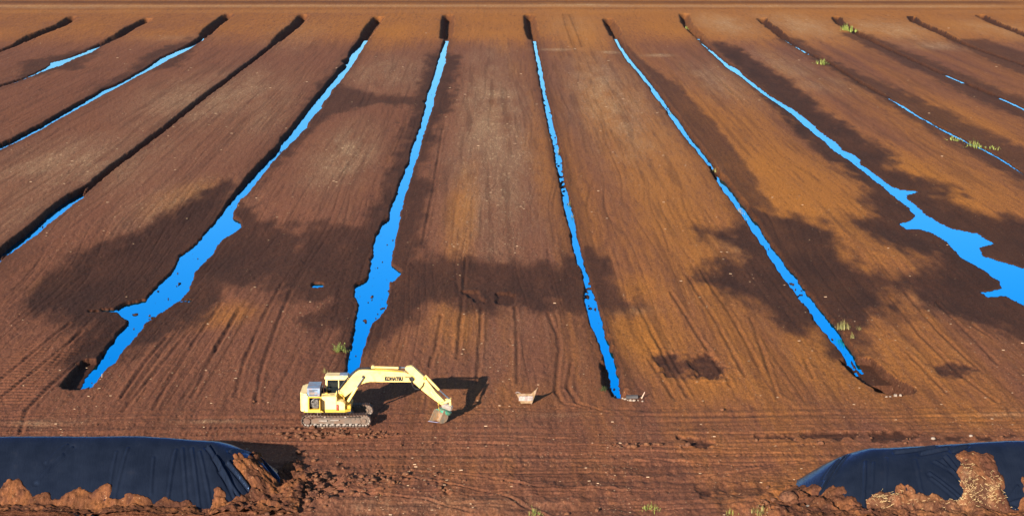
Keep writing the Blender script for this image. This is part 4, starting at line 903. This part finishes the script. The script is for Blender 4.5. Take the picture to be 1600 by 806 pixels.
for k, (px, lab) in enumerate([(152, 'left of two short white marker stubs at the near end of the left pool ditch'), (159, 'right of two short white marker stubs at the near end of the left pool ditch')]):
    x, y = G(px, 586); b = MB(); b.tube([(0, 0, -.1), (.02, 0, .22), (.03, 0, .26)], [.035, .035, .02], 7); o = b.build('marker_stub', M_STONE); o.location = (x, y, gz(x, y)); props(o, lab, 'stub', 'white marker stubs')

# ------------------------------------------------------------------ rubble, pipe and stake at the ditch ends
x, y = G(1002, 622); b = MB(); b.tube([(0, 0, -.05), (.14, .06, .24), (.24, .1, .42)], [.045, .04, .03], 7); o = b.build('wooden_stake', M_WOOD); o.location = (x, y, gz(x, y)); props(o, 'pale pinkish stake leaning right beside the grey pipe at the central ditch', 'stake')
x, y = G(988, 622); b = MB(); ring = 14
pts = [(-.40, 0, .06), (.36, .05, .06)]; b.tube(pts, .17, ring, False); b.tube(pts, .14, ring, False)
o = b.build('drain_pipe', M_PLASTIC, None, True, 40); o.location = (x, y, gz(x, y) - .02); props(o, 'dark grey drain pipe half sunk at the near end of the central ditch', 'pipe')
STN = [(973, 623, .10, 'leftmost pale stone of the rubble row, touching the end of the central ditch'), (977, 624, .12, 'second pale stone from the left in the rubble row by the central ditch'), (981, 625.5, .09, 'small pale stone in front of the left end of the drain pipe'), (985, 626.5, .15, 'largest pale stone, in front of the middle of the drain pipe'),
 (990, 627, .13, 'pale stone in front of the right end of the drain pipe'), (997, 626, .08, 'small pale stone between the drain pipe and the leaning stake'), (1004, 627, .09, 'rightmost pale stone of the rubble row, below the leaning stake')]
for k, (px, py, r_, lab) in enumerate(STN):
    r_ *= .72
    x, y = G(px, py); b = MB(); b.blob((0, 0, 0), r_, 40 + k, 1, (1.3, 1, .8), .3); o = b.build('pale_stone', M_STONE); o.location = (x, y, gz(x, y) + r_ * .4)
    props(o, lab, 'stone', 'pale rubble beside the drain pipe')
for k, (px, py, r_, lab) in enumerate([(1399, 618.5, .095, 'larger pale block at the near end of the ditch right of the dug patches'), (1407, 618.5, .08, 'smaller pale block right of the larger one at the ditch end')]):
    x, y = G(px, py); b = MB(); b.box(-r_, r_, -r_, r_, -.05, r_ * 1.5, .03, Matrix.Rotation(.2 + k, 3, 'Z')); o = b.build('pale_block', M_STONE); o.location = (x, y, gz(x, y)); props(o, lab, 'block')
for k, (px, py, r_, lab) in enumerate([(1385, 619.5, .06, 'flat pale stone farthest left of the two pale blocks at the ditch end'), (1391, 619.5, .07, 'flat pale stone right beside the larger pale block at the ditch end')]):
    x, y = G(px, py); b = MB(); b.blob((0, 0, 0), r_, 80 + k, 1, (1.5, 1, .6), .3); o = b.build('pale_stone', M_STONE); o.location = (x, y, gz(x, y) + .03)
    props(o, lab, 'stone', 'flat stones beside the pale blocks')
for px, py, r_, lab in [(1458, 685, .13, 'small pinkish stone on the dark strip above the right heap'), (1517, 682.5, .11, 'small whitish stone between two dark patches above the right heap'), (1232, 785, .50, 'large rounded tan clump of peat at the left foot of the right heap'), (1272, 785, .2, 'yellowish stone at the foot of the right heap'), (1262, 797, .26, 'white stone below the yellowish one at the foot of the right heap'), (1252, 801, .16, 'small white stone at the bottom edge left of the white one')]:
    x, y = G(px, py + r_ * 6); b = MB(); b.blob((0, 0, 0), r_, int(px), 2, (1.15, 1, .75), .12); o = b.build('field_stone_or_clod', M_STONE if r_ < .4 else M_PEAT, None, True); o.location = (x, y, max(gz(x, y), 0) + r_ * .35); props(o, lab, 'stone')  # the largest one is a lump of tan-brown peat
